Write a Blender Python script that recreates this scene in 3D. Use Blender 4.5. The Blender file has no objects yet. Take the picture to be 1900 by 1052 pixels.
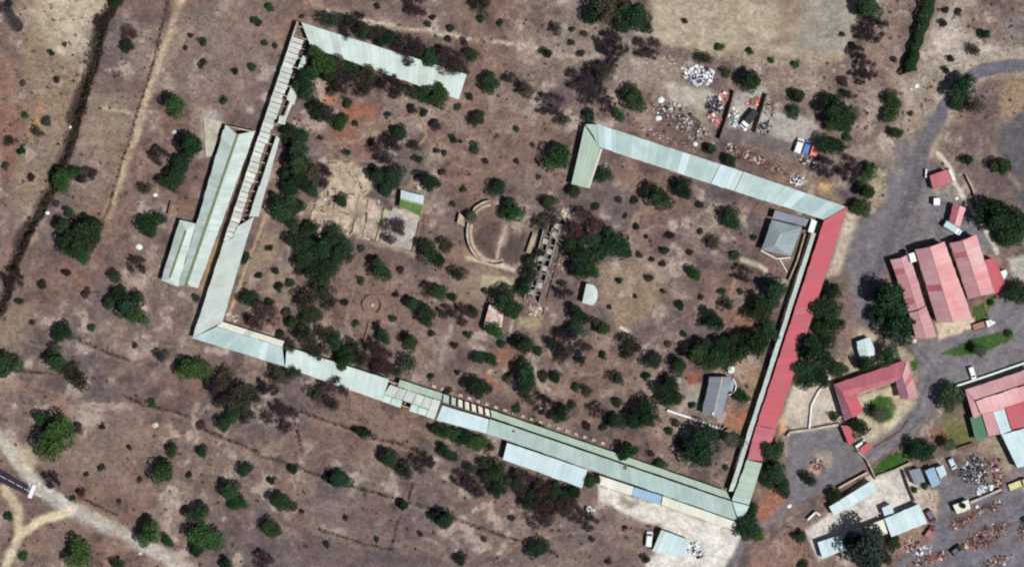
import bpy, math, random
import numpy as np
from mathutils import Vector

# ------------------------------------------------------------------ camera, sky, sun
S, H, CX, CY = 0.15, 700.0, 950.0, 526.0          # metres per photo pixel on the ground, camera height
scn = bpy.context.scene
col = scn.collection
cam = bpy.data.cameras.new('camera')
camo = bpy.data.objects.new('camera', cam)
col.objects.link(camo)
camo.location = (0, 0, H)
cam.sensor_width = 36.0
cam.lens = 36.0 * H / (1900 * S)
cam.clip_start, cam.clip_end = 10.0, 6000.0
scn.camera = camo

EL, AZ = math.radians(61.0), math.atan2(0.88, -0.47)     # sun stands at the lower right of the picture
world = bpy.data.worlds.new('World')
scn.world = world
world.use_nodes = True
wn = world.node_tree
bg = wn.nodes['Background']
sky = wn.nodes.new('ShaderNodeTexSky')
sky.sky_type = 'NISHITA'
sky.sun_disc = False
sky.sun_elevation = EL
sky.sun_rotation = AZ
wn.links.new(sky.outputs[0], bg.inputs[0])
bg.inputs[1].default_value = 0.055
sl = bpy.data.lights.new('sun', 'SUN')
sl.energy = 5.0
sl.angle = math.radians(0.5)
sl.color = (1.0, 0.985, 0.96)
so = bpy.data.objects.new('sun', sl)
col.objects.link(so)
sv = Vector((math.sin(AZ) * math.cos(EL), math.cos(AZ) * math.cos(EL), math.sin(EL)))
so.rotation_euler = sv.to_track_quat('Z', 'Y').to_euler()
so.location = sv * 400
scn.view_settings.view_transform = 'Standard'
scn.view_settings.look = 'None'
scn.view_settings.exposure = -0.24
scn.view_settings.gamma = 1.0
scn.view_settings.use_curve_mapping = False
scn.cycles.filter_width = 2.1

# ------------------------------------------------------------------ helpers
rng = random.Random(11)
nr = np.random.default_rng(11)


def P(x, y, z=0.0):
    """photo pixel seen at height z -> point in the place"""
    k = S * (1 - z / H)
    return Vector(((x - CX) * k, (CY - y) * k, z))


def c3(r, g, b):
    f = lambda v: (v / 255 / 12.92) if v / 255 <= 0.04045 else ((v / 255 + 0.055) / 1.055) ** 2.4
    return (f(r), f(g), f(b))


MATS = {}


def nodes_of(name, rough=0.9):
    m = bpy.data.materials.new(name)
    m.use_nodes = True
    nt = m.node_tree
    b = nt.nodes['Principled BSDF']
    b.inputs['Roughness'].default_value = rough
    b.inputs['Specular IOR Level'].default_value = 0.25
    MATS[name] = m
    return m, nt, b


def noise_node(nt, vec, scale, detail=3.0, rough=0.55):
    n = nt.nodes.new('ShaderNodeTexNoise')
    n.inputs['Scale'].default_value = scale
    n.inputs['Detail'].default_value = detail
    n.inputs['Roughness'].default_value = rough
    nt.links.new(vec, n.inputs['Vector'])
    return n.outputs['Fac']


def ramp(nt, fac, a, b, va=0.0, vb=1.0):
    n = nt.nodes.new('ShaderNodeMapRange')
    n.inputs[1].default_value, n.inputs[2].default_value = a, b
    n.inputs[3].default_value, n.inputs[4].default_value = va, vb
    nt.links.new(fac, n.inputs[0])
    return n.outputs[0]


def mixc(nt, fac, a, b, mode='MIX'):
    n = nt.nodes.new('ShaderNodeMix')
    n.data_type = 'RGBA'
    n.blend_type = mode
    for i, v in ((0, fac), (6, a), (7, b)):
        if hasattr(v, 'links'):
            nt.links.new(v, n.inputs[i])
        elif i == 0:
            n.inputs[0].default_value = v
        else:
            n.inputs[i].default_value = (*v, 1)
    return n.outputs[2]


def scalec(nt, colr, fac):
    n = nt.nodes.new('ShaderNodeVectorMath')
    n.operation = 'SCALE'
    nt.links.new(colr, n.inputs[0])
    nt.links.new(fac, n.inputs['Scale'])
    return n.outputs[0]


def mat_roof(name, rgb, rgb2=None, var=0.1, stain=(70, 62, 50), amt=0.35, rough=0.75, sc=0.25):
    m, nt, b = nodes_of(name, rough)
    b.inputs['Specular IOR Level'].default_value = 0.15
    uv = nt.nodes.new('ShaderNodeTexCoord')
    geo = nt.nodes.new('ShaderNodeNewGeometry')
    oi = nt.nodes.new('ShaderNodeObjectInfo')
    mp = nt.nodes.new('ShaderNodeMapping')
    mp.inputs['Scale'].default_value = (2.2, 0.16, 1)
    nt.links.new(uv.outputs['UV'], mp.inputs[0])
    streak = noise_node(nt, mp.outputs[0], 1.0, 3)
    big = noise_node(nt, geo.outputs['Position'], sc, 4, 0.6)
    fine = noise_node(nt, geo.outputs['Position'], 2.2, 3, 0.65)
    base = mixc(nt, ramp(nt, big, 0.38, 0.66), c3(*rgb), c3(*(rgb2 or rgb)))
    base = mixc(nt, ramp(nt, streak, 0.48, 0.78, 0, amt * 0.9), base, c3(*stain))
    base = mixc(nt, ramp(nt, fine, 0.55, 0.75, 0, min(1, amt * 1.2)), base, c3(*stain))
    v = ramp(nt, oi.outputs['Random'], 0, 1, 1 - var, 1 + var * 0.6)
    base = scalec(nt, base, v)
    nt.links.new(base, b.inputs['Base Color'])
    wv = nt.nodes.new('ShaderNodeTexWave')
    wv.inputs['Scale'].default_value = 1.6
    nt.links.new(uv.outputs['UV'], wv.inputs[0])
    bp = nt.nodes.new('ShaderNodeBump')
    bp.inputs['Strength'].default_value = 0.04
    bp.inputs['Distance'].default_value = 0.03
    nt.links.new(wv.outputs['Fac'], bp.inputs['Height'])
    nt.links.new(bp.outputs[0], b.inputs['Normal'])
    return m


def mat_plain(name, rgb, rgb2=None, sc=1.5, rough=0.9, metal=0.0, lo=0.4, hi=0.65, spec=0.25):
    m, nt, b = nodes_of(name, rough)
    b.inputs['Metallic'].default_value = metal
    b.inputs['Specular IOR Level'].default_value = spec
    geo = nt.nodes.new('ShaderNodeNewGeometry')
    f = noise_node(nt, geo.outputs['Position'], sc, 5, 0.65)
    nt.links.new(mixc(nt, ramp(nt, f, lo, hi), c3(*rgb), c3(*(rgb2 or tuple(v * 0.78 for v in rgb)))), b.inputs['Base Color'])
    return m


def mat_leaf(name, rgb, rgb2, trans=0.25):
    m, nt, b = nodes_of(name, 0.85)
    b.inputs['Specular IOR Level'].default_value = 0.08
    geo = nt.nodes.new('ShaderNodeNewGeometry')
    oi = nt.nodes.new('ShaderNodeObjectInfo')
    cc = mixc(nt, geo.outputs['Random Per Island'], rgb, rgb2)
    hue = nt.nodes.new('ShaderNodeMath')
    hue.operation = 'FRACT'
    hm = nt.nodes.new('ShaderNodeMath')
    hm.operation = 'MULTIPLY'
    hm.inputs[1].default_value = 7.31
    nt.links.new(oi.outputs['Random'], hm.inputs[0])
    nt.links.new(hm.outputs[0], hue.inputs[0])
    cc = mixc(nt, ramp(nt, hue.outputs[0], 0.2, 1.0, 0, 0.75), cc, mixc(nt, 1.0, cc, (1.65, 1.08, 0.85), 'MULTIPLY'))
    cc = scalec(nt, cc, ramp(nt, oi.outputs['Random'], 0, 1, 0.65, 1.4))
    nt.links.new(cc, b.inputs['Base Color'])
    t = nt.nodes.new('ShaderNodeBsdfTranslucent')
    nt.links.new(cc, t.inputs[0])
    mx = nt.nodes.new('ShaderNodeMixShader')
    mx.inputs[0].default_value = trans
    nt.links.new(b.outputs[0], mx.inputs[1])
    nt.links.new(t.outputs[0], mx.inputs[2])
    nt.links.new(mx.outputs[0], nt.nodes['Material Output'].inputs[0])
    return m


def mat_attr(name, rough=0.9, detail=False):
    m, nt, b = nodes_of(name, rough)
    b.inputs['Specular IOR Level'].default_value = 0.1
    at = nt.nodes.new('ShaderNodeAttribute')
    at.attribute_name = 'Col'
    out = at.outputs['Color']
    if detail:
        geo = nt.nodes.new('ShaderNodeNewGeometry')
        p = geo.outputs['Position']
        a = ramp(nt, noise_node(nt, p, 0.22, 5, 0.62), 0.3, 0.7, 0.78, 1.24)
        f = ramp(nt, noise_node(nt, p, 1.1, 5, 0.7), 0.3, 0.7, 0.70, 1.30)
        out = scalec(nt, scalec(nt, scalec(nt, out, a), f), ramp(nt, noise_node(nt, p, 0.5, 4, 0.65), 0.32, 0.68, 0.80, 1.20))
        hue = ramp(nt, noise_node(nt, p, 0.09, 3, 0.6), 0.35, 0.65)
        out = mixc(nt, hue, out, mixc(nt, 1.0, out, (1.03, 0.99, 0.96), 'MULTIPLY'))
        spk = ramp(nt, noise_node(nt, p, 0.75, 4, 0.75), 0.64, 0.74, 0, 0.4)
        out = mixc(nt, spk, out, mixc(nt, 1.0, out, (0.45, 0.45, 0.42), 'MULTIPLY'))
        bp = nt.nodes.new('ShaderNodeBump')
        bp.inputs['Strength'].default_value = 0.5
        bp.inputs['Distance'].default_value = 0.12
        nt.links.new(noise_node(nt, p, 1.6, 5, 0.7), bp.inputs['Height'])
        nt.links.new(bp.outputs[0], b.inputs['Normal'])
    nt.links.new(out, b.inputs['Base Color'])
    return m


# metal sheet roofs
mat_roof('roof_white', (202, 214, 208), (184, 200, 192), 0.08, (140, 146, 138), 0.4)
mat_roof('roof_hall', (194, 206, 200), (174, 188, 180), 0.07, (134, 136, 122), 0.45)
mat_roof('roof_pale_blue', (180, 198, 196), (162, 182, 178), 0.14, (140, 150, 146), 0.3)
mat_roof('roof_green', (162, 180, 162), (172, 188, 172), 0.07, (120, 134, 106), 0.3)
mat_roof('roof_greygreen', (168, 186, 182), (156, 174, 166), 0.07, (128, 140, 124), 0.35)
mat_roof('roof_dirty', (200, 206, 198), (182, 186, 178), 0.12, (138, 134, 122), 0.5)
mat_roof('roof_red', (188, 88, 98), (176, 98, 104), 0.07, (152, 98, 98), 0.5)
mat_roof('roof_pink', (196, 154, 156), (184, 134, 138), 0.07, (166, 112, 112), 0.4, sc=0.12)
mat_roof('roof_red_shaded', (160, 116, 130), (150, 104, 118), 0.06, (130, 86, 96), 0.4)  # red roof with the shade of slopes facing away from the sun mixed in
mat_roof('roof_faded_lit', (214, 178, 178), (206, 144, 142), 0.06, (196, 114, 106), 0.4, sc=0.1)  # faded red; also the lighter, sunlit copy for right-hand gable slopes
mat_roof('roof_maroon', (184, 108, 116), (172, 98, 108), 0.08, (140, 84, 88), 0.4)
mat_roof('roof_grey', (134, 140, 150), (120, 126, 136), 0.08, (96, 98, 104), 0.35)
mat_roof('roof_teal', (146, 158, 162), (132, 144, 148), 0.06, (104, 110, 112), 0.35)
mat_roof('roof_ice', (198, 214, 216), (182, 202, 206), 0.07, (158, 170, 168), 0.4)
mat_roof('roof_pale', (194, 202, 196), (178, 186, 180), 0.06, (148, 148, 136), 0.45)
mat_roof('roof_blue', (148, 178, 200), (134, 164, 188), 0.05, (110, 140, 168), 0.3)
mat_roof('roof_cream', (220, 220, 206), (206, 204, 186), 0.05, (170, 160, 136), 0.3)
mat_roof('roof_lawn', (96, 124, 66), (84, 110, 60), 0.08, (60, 72, 40), 0.4)
mat_roof('roof_canopy', (88, 124, 100), (78, 112, 90), 0.05, (56, 92, 66), 0.3)
mat_roof('roof_rusty', (216, 208, 204), (180, 120, 100), 0.1, (136, 72, 52), 0.7, sc=0.6)
mat_plain('moss', (104, 118, 80), (128, 138, 104), 1.2)
mat_plain('deck', (70, 60, 52))
mat_plain('plaster', (204, 190, 166), (170, 150, 126), 0.9)
mat_plain('ruin_plaster', (196, 182, 162), (140, 120, 104), 0.7)
mat_plain('brown_wall', (120, 102, 92), (90, 74, 66), 0.9)
mat_plain('brick', (142, 112, 94), (104, 80, 68), 1.4)
mat_plain('ruin_grey', (150, 150, 152), (96, 90, 92), 0.8)
mat_plain('concrete', (184, 176, 160), (150, 142, 128), 0.5)
mat_plain('slab', (178, 164, 138), (140, 124, 106), 0.35)
mat_plain('white_paint', (226, 228, 226), (204, 206, 204), 1.2)
mat_plain('rubble_floor', (120, 102, 94), (84, 70, 66), 0.8)
mat_plain('timber', (120, 88, 56), (90, 64, 42), 2.0)
mat_plain('bark', (84, 70, 60), (58, 48, 42), 3.0)
mat_plain('frame', (150, 140, 126))
mat_plain('door_wood', (96, 66, 46))
mat_plain('stone', (204, 196, 182), (170, 160, 146), 1.5)
mat_plain('glass', (26, 32, 38), (34, 40, 46), 0.5, 0.1, 0, 0.4, 0.6, 0.5)
mat_plain('tyre', (26, 26, 27))
mat_plain('rim', (150, 152, 154), None, 1, 0.35, 0.8)
mat_plain('lamp_glass', (226, 226, 214), None, 1, 0.15)
for nm, rgb in (('car_white', (232, 234, 234)), ('car_blue', (86, 118, 172)), ('car_salmon', (232, 126, 108)),
                ('car_black', (28, 26, 30)), ('car_grey', (176, 198, 206)), ('car_purple', (72, 58, 84)),
                ('car_yellow', (190, 178, 120)), ('car_red', (148, 84, 76))):
    mat_plain(nm, rgb, tuple(v * 0.92 for v in rgb), 0.8, 0.35, 0, 0.4, 0.65, 0.5)
# foliage
mat_leaf('leaf_dark', (0.015, 0.042, 0.024), (0.046, 0.096, 0.046))
mat_leaf('leaf_green', (0.018, 0.058, 0.022), (0.056, 0.130, 0.044))
mat_leaf('leaf_olive', (0.030, 0.044, 0.034), (0.070, 0.084, 0.060))
mat_leaf('leaf_blue', (0.020, 0.040, 0.036), (0.042, 0.064, 0.054))
mat_leaf('leaf_plum', (0.028, 0.021, 0.028), (0.070, 0.050, 0.060), 0.05)
mat_leaf('leaf_hedge', (0.018, 0.054, 0.018), (0.038, 0.092, 0.030))
mat_leaf('leaf_lawn', (0.034, 0.115, 0.026), (0.07, 0.16, 0.045))
mat_leaf('straw', (0.085, 0.068, 0.058), (0.19, 0.16, 0.13), 0.1)
mat_leaf('scrub', (0.022, 0.034, 0.020), (0.075, 0.064, 0.050), 0.1)
MT = mat_attr('terrain', 0.95, True)
MA = mat_attr('scrap_paint', 0.7)


class MB:
    def __init__(self):
        self.v, self.f, self.mi, self.uv, self.cl = [], [], [], [], []

    def face(self, pts, mi=0, uv=None, cl=None):
        n = len(self.v)
        self.v += [tuple(p) for p in pts]
        self.f.append(tuple(range(n, n + len(pts))))
        self.mi.append(mi)
        self.uv.append(uv)
        self.cl.append(cl)

    def prism(self, bot, top, mi=0, uv=None, cl=None):
        """closed solid between two rings given counter-clockwise from above"""
        n = len(bot)
        o = len(self.v)
        self.v += [tuple(p) for p in bot] + [tuple(p) for p in top]
        fs = [tuple(o + n + i for i in range(n)), tuple(o + n - 1 - i for i in range(n))]
        fs += [(o + i, o + (i + 1) % n, o + n + (i + 1) % n, o + n + i) for i in range(n)]
        for k, f in enumerate(fs):
            self.f.append(f)
            self.mi.append(mi)
            self.uv.append(uv if k == 0 else None)
            self.cl.append(cl)

    def box(self, c, sx, sy, sz, rz=0.0, mi=0, cl=None, tilt=None):
        """c = centre of the bottom"""
        ca, sa = math.cos(rz), math.sin(rz)
        q = []
        for dz in (0, sz):
            for dx, dy in ((-1, -1), (1, -1), (1, 1), (-1, 1)):
                x, y = dx * sx / 2, dy * sy / 2
                zz = dz
                if tilt:
                    zz += tilt[0] * x + tilt[1] * y
                q.append((c[0] + x * ca - y * sa, c[1] + x * sa + y * ca, c[2] + zz))
        self.prism(q[:4], q[4:], mi, None, cl)

    def tube(self, a, b, ra, rb, n=6, mi=0, cl=None):
        a, b = Vector(a), Vector(b)
        d = (b - a)
        if d.length < 1e-6:
            return
        d.normalize()
        u = d.orthogonal().normalized()
        w = d.cross(u)
        o = len(self.v)
        for p, r in ((a, ra), (b, rb)):
            for i in range(n):
                t = 2 * math.pi * i / n
                self.v.append(tuple(p + u * (r * math.cos(t)) + w * (r * math.sin(t))))
        fs = [(o + i, o + (i + 1) % n, o + n + (i + 1) % n, o + n + i) for i in range(n)]
        fs += [tuple(o + n + i for i in range(n)), tuple(o + n - 1 - i for i in range(n))]
        for f in fs:
            self.f.append(f)
            self.mi.append(mi)
            self.uv.append(None)
            self.cl.append(cl)

    def build(self, name, mats, parent=None, org=None, smooth=False):
        me = bpy.data.meshes.new(name)
        v = self.v
        if org is not None:
            v = [(p[0] - org[0], p[1] - org[1], p[2] - org[2]) for p in v]
        me.from_pydata(v, [], self.f)
        mats = mats if isinstance(mats, (list, tuple)) else [mats]
        for m in mats:
            me.materials.append(MATS[m] if isinstance(m, str) else m)
        if len(mats) > 1:
            me.polygons.foreach_set('material_index', self.mi)
        if any(u is not None for u in self.uv):
            ul = me.uv_layers.new(name='UVMap')
            k = 0
            for f, u in zip(self.f, self.uv):
                for j in range(len(f)):
                    if u is not None:
                        ul.data[k].uv = u[j]
                    k += 1
        if any(c is not None for c in self.cl):
            ca = me.color_attributes.new('Col', 'FLOAT_COLOR', 'CORNER')
            arr = []
            for f, cc in zip(self.f, self.cl):
                arr += [*(cc or (0.2, 0.2, 0.2)), 1.0] * len(f)
            ca.data.foreach_set('color', arr)
        if smooth:
            me.polygons.foreach_set('use_smooth', [True] * len(self.f))
        o = bpy.data.objects.new(name, me)
        col.objects.link(o)
        if parent is not None:
            o.parent = parent
        return o


def tag(o, label=None, cat=None, group=None, kind=None):
    if label:
        o['label'] = label
    if cat:
        o['category'] = cat
    if group:
        o['group'] = group
    if kind:
        o['kind'] = kind
    return o


def empty(name, loc, label, cat, group=None):
    o = bpy.data.objects.new(name, None)
    o.empty_display_size = 0.5
    o.location = loc
    col.objects.link(o)
    return tag(o, label, cat, group)


# ------------------------------------------------------------------ ground: one grid of 0.3 m cells, split by surface
def axis(lo, hi, step, far):
    mid = np.arange(lo, hi + step, step, dtype=float)
    out, d = [], 12.0
    x = 0.0
    while x < far:
        x += d
        d *= 1.35
        out.append(x)
    out = np.array(out)
    return np.concatenate([lo - out[::-1], mid, mid[-1] + out])


GX, GY = axis(-40, 1940, 2, 8000), axis(-40, 1092, 2, 8000)
X, Y = np.meshgrid(GX, GY)
ny, nx = X.shape


def vnoise(x, y, sc, seed):
    r = np.random.default_rng(seed)
    tab = r.random((256, 256))
    a, b = x / sc, y / sc
    ia, ib = np.floor(a).astype(int), np.floor(b).astype(int)
    fa, fb = a - ia, b - ib
    fa, fb = fa * fa * (3 - 2 * fa), fb * fb * (3 - 2 * fb)
    g = lambda i, j: tab[i % 256, j % 256]
    return (g(ia, ib) * (1 - fa) + g(ia + 1, ib) * fa) * (1 - fb) + (g(ia, ib + 1) * (1 - fa) + g(ia + 1, ib + 1) * fa) * fb


def fbm(sc, seed, o=4):
    s, a, t = 0, 0.5, 0
    for i in range(o):
        s = s + a * vnoise(X, Y, sc / 2 ** i, seed + i)
        t += a
        a *= 0.55
    return s / t


NA, NB = fbm(44, 3) - 0.5, fbm(44, 23) - 0.5
NF, NG = fbm(10, 43, 3) - 0.5, fbm(10, 53, 3) - 0.5
COL = np.zeros((ny, nx, 3))
HGT = -0.12 * fbm(60, 61) - 0.02
LAB = np.zeros((ny, nx), np.int8)
BLK = np.zeros((ny, nx), bool)
LABELS = ['ground']


def lerp3(t, a, b):
    return a * (1 - t[..., None]) + np.array(b) * t[..., None]


def sstep(a, b, v):
    t = np.clip((v - a) / (b - a), 0, 1)
    return t * t * (3 - 2 * t)


n1, n2, n3 = fbm(150, 71, 5), fbm(70, 81, 5), fbm(26, 91, 4)
COL[:] = c3(127, 110, 103)
COL[:] = lerp3(sstep(0.45, 0.68, n1), COL, c3(114, 101, 101))
COL[:] = lerp3(sstep(0.50, 0.70, n2) * 0.9, COL, c3(150, 133, 120))
COL[:] = lerp3(sstep(0.55, 0.72, n3) * 0.85, COL, c3(174, 158, 144))
COL[:] = lerp3(sstep(0.5, 0.68, fbm(110, 171, 5)) * 0.7, COL, c3(132, 106, 94))
COL[:] = lerp3(sstep(0.56, 0.70, 1 - n3) * 0.6, COL, c3(88, 76, 76))


def region(pts, pad):
    xs, ys = [p[0] for p in pts], [p[1] for p in pts]
    i0, i1 = np.searchsorted(GX, [min(xs) - pad, max(xs) + pad])
    j0, j1 = np.searchsorted(GY, [min(ys) - pad, max(ys) + pad])
    return slice(max(j0 - 1, 0), min(j1 + 1, ny)), slice(max(i0 - 1, 0), min(i1 + 1, nx))


def sdist(px, py, pts, closed):
    d = np.full(px.shape, 1e9)
    ins = np.zeros(px.shape, bool)
    n = len(pts)
    for k in range(n if closed else n - 1):
        ax, ay = pts[k]
        bx, by = pts[(k + 1) % n]
        ex, ey = bx - ax, by - ay
        t = np.clip(((px - ax) * ex + (py - ay) * ey) / (ex * ex + ey * ey + 1e-9), 0, 1)
        d = np.minimum(d, np.hypot(px - ax - t * ex, py - ay - t * ey))
        if closed and ay != by:
            c = ((ay > py) != (by > py)) & (px < ex * (py - ay) / (by - ay) + ax)
            ins ^= c
    return np.where(ins, -d, d) if closed else d


def paint(pts, rgb=None, soft=6, warp=8, a=1.0, lab=None, width=None, h=None, mott=0.0, fine=2.5):
    pad = soft + warp + fine + (width or 0) + 6
    sj, si = region(pts, pad)
    px = X[sj, si] + warp * 2 * NA[sj, si] + fine * 2 * NF[sj, si]
    py = Y[sj, si] + warp * 2 * NB[sj, si] + fine * 2 * NG[sj, si]
    d = sdist(px, py, pts, width is None)
    if width is not None:
        d = d - width / 2
    m = sstep(soft, -soft, d) if soft > 0 else (d < 0).astype(float)
    if rgb is not None:
        mm = m * a
        if mott:
            mm = mm * (1 - mott * sstep(0.42, 0.62, n3[sj, si]))
        COL[sj, si] = lerp3(mm, COL[sj, si], c3(*rgb))
    if lab:
        if lab not in LABELS:
            LABELS.append(lab)
        LAB[sj, si][m > 0.5] = LABELS.index(lab)
        HGT[sj, si] = HGT[sj, si] * (1 - m) + m * -0.02
    if h is not None:
        HGT[sj, si] += h * m


def block(pts, grow=3):
    sj, si = region(pts, grow + 2)
    d = sdist(X[sj, si], Y[sj, si], pts, True)
    BLK[sj, si] |= d < grow
    f = sstep(grow + 6, grow, d)
    HGT[sj, si] = HGT[sj, si] * (1 - f) + f * -0.02


def gh(x, y):
    i = min(max(np.searchsorted(GX, x), 0), nx - 1)
    j = min(max(np.searchsorted(GY, y), 0), ny - 1)
    return float(HGT[j, i])

# ---- bare soil, sand and tracks (soil colours; some dark strips hold painted shade)
SAND, BEIGE, RED, ASPH, GREY = (186, 173, 146), (158, 140, 118), (160, 100, 78), (116, 112, 114), (140, 134, 128)
paint([(60, -60), (200, -60), (195, 20), (165, 60), (160, 110), (110, 105), (60, 60)], SAND, 14, 14, 0.9, mott=0.3)
paint([(20, -60), (60, -60), (110, 105), (165, 110), (150, 180), (130, 260), (90, 330), (40, 420), (20, 320), (60, 180), (25, 60)], (162, 144, 118), 18, 16, 0.7, mott=0.6)
paint([(-60, 90), (20, 110), (34, 180), (32, 250), (22, 330), (-60, 345)], (146, 108, 94), 12, 10, 0.9, mott=0.35)
paint([(70, 250), (78, 180), (60, 230), (45, 260), (55, 225)], (186, 140, 104), 6, 4, 0.8)
paint([(-60, 360), (40, 370), (50, 440), (20, 520), (-60, 540)], (140, 122, 112), 14, 10, 0.7, mott=0.4)
paint([(-60, 560), (60, 570), (40, 640), (-60, 640)], BEIGE, 16, 10, 0.6, mott=0.5)
paint([(180, 150), (260, 150), (230, 250), (170, 240)], (112, 98, 92), 20, 10, 0.6)
paint([(165, 170), (240, 190), (235, 260), (150, 270)], (166, 150, 130), 16, 14, 0.6, mott=0.6)
paint([(190, 200), (245, 212)], (190, 172, 138), 4, 3, 0.8, width=6)
paint([(348, -40), (318, 60), (300, 110), (270, 190), (250, 250), (228, 320), (212, 365), (196, 400)], (188, 168, 138), 6, 9, 0.9, lab='dirt_track', width=17, mott=0.45)
paint([(190, 410), (150, 505), (125, 570)], (140, 96, 76), 3, 3, 0.8, width=3)
paint([(320, -40), (288, 110), (246, 235), (205, 375), (160, 480)], (92, 72, 66), 3, 4, 0.8, width=5)  # shade of a narrow cut beside the track, painted as a flat dark line
# gully along the left
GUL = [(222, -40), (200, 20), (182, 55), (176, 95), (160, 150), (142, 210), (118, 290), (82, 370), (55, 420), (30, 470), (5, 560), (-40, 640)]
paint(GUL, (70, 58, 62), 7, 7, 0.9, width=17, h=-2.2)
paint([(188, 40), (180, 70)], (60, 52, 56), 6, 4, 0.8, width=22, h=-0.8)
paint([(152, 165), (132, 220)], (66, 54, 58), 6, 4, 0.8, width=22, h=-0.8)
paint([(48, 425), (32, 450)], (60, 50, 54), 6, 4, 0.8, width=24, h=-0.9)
paint([(-30, 0), (8, 18), (30, 48)], (50, 46, 56), 5, 3, 0.9, width=16, h=-1.6)  # gully piece at the corner, its shadow put into the dark bluish colour
# lower left roads
paint([(-40, 770), (0, 812), (40, 868), (75, 905), (120, 934), (200, 975), (300, 1028), (380, 1075)], (180, 172, 156), 6, 5, 1.0, lab='dirt_road', width=26, mott=0.3)
paint([(60, 905), (120, 945), (200, 985)], (170, 164, 154), 8, 4, 0.7, width=18)
paint([(135, 945), (70, 965), (40, 990), (18, 1030), (5, 1090)], (194, 180, 146), 5, 4, 1.0, lab='dirt_road', width=17)
paint([(8, 905), (32, 940), (38, 985)], (186, 170, 138), 5, 4, 0.9, lab='dirt_road', width=18)
paint([(20, 815), (60, 830), (70, 860), (50, 880)], SAND, 9, 6, 0.8)
paint([(-40, 846), (0, 869), (54, 900), (50, 918), (0, 894), (-40, 872)], (58, 54, 66), 1.5, 1, 1.0, lab='road', fine=0.8)
# faint double ruts, field strips
for pts in ([(-20, 690), (150, 742), (260, 782), (330, 806), (420, 824)], [(-20, 702), (140, 752), (255, 792), (320, 814)]):
    paint(pts, (160, 126, 104), 3, 5, 0.7, width=3)
DITCH = [[(540, 757), (600, 778), (662, 800), (700, 810)], [(690, 812), (730, 820), (770, 832)], [(470, 842), (525, 856), (600, 885)],
         [(600, 890), (700, 915), (760, 932), (830, 958), (960, 1002), (1040, 1030)], [(590, 980), (650, 1000), (722, 1020)],
         [(380, 795), (440, 822), (480, 838)], [(225, 733), (265, 748), (345, 770)], [(765, 895), (755, 930)], [(740, 955), (722, 1020)],
         [(140, 626), (180, 645), (240, 668)], [(14, 686), (80, 692)], [(545, 775), (560, 845)], [(640, 730), (646, 772)], [(145, 920), (215, 955)]]
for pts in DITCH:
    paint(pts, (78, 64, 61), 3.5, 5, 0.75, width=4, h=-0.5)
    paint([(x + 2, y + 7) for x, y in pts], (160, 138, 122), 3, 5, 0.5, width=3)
paint([(480, 960), (700, 1010), (900, 1040), (880, 1092), (470, 1092)], (106, 93, 95), 22, 14, 0.8)
paint([(560, 900), (760, 940), (740, 1010), (560, 960)], (112, 97, 98), 18, 10, 0.6)
paint([(275, 838), (300, 852), (295, 865), (275, 860)], (158, 142, 128), 10, 8, 0.6)
paint([(960, 990), (1200, 985), (1210, 1060), (960, 1060)], (124, 108, 104), 20, 12, 0.5)
# top middle white scraped strip
paint([(572, 8), (620, 22), (690, 44), (742, 50), (820, 66), (900, 76), (950, 84), (1090, 108)], (196, 182, 158), 5, 9, 0.85, width=9, mott=0.55)
paint([(940, 60), (1100, 80), (1080, 130), (960, 110)], (166, 150, 134), 20, 14, 0.6, mott=0.5)
# pitch and yards at the upper right
paint([(1212, -60), (1610, -60), (1585, 60), (1575, 105), (1480, 112), (1380, 96), (1280, 90), (1205, 70)], (174, 161, 138), 10, 8, 0.95, mott=0.25, lab='sports_field')
paint([(1500, -60), (1600, -60), (1575, 95), (1480, 105), (1470, 80)], (152, 148, 136), 12, 10, 0.8, mott=0.2)
paint([(1450, -20), (1500, -20), (1470, 80), (1440, 80)], (142, 124, 108), 12, 10, 0.7, mott=0.4)
paint([(1205, 55), (1290, 90), (1370, 105), (1500, 120), (1560, 110)], (180, 166, 138), 8, 9, 0.7, width=14, mott=0.5)
paint([(1190, 100), (1300, 112), (1310, 160), (1230, 175), (1180, 150)], (166, 154, 138), 14, 12, 0.6, mott=0.5)
paint([(1225, 150), (1310, 160), (1345, 190), (1330, 262), (1290, 240), (1250, 200)], (172, 164, 146), 7, 6, 1.0, lab='yard')
paint([(1362, 175), (1420, 160), (1432, 205), (1500, 215), (1530, 260), (1480, 282), (1400, 258), (1345, 240)], (170, 164, 152), 8, 6, 0.95, lab='yard', mott=0.2)
paint([(1328, 246), (1400, 256), (1440, 270), (1530, 300), (1580, 330)], (116, 106, 106), 6, 4, 0.9, width=26, lab='road')
paint([(1440, 305), (1550, 345), (1560, 375), (1500, 355)], (166, 146, 116), 10, 8, 0.7, mott=0.4)
paint([(1520, 338), (1545, 345), (1540, 355), (1518, 350)], (196, 164, 112), 4, 2, 0.9)
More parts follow.
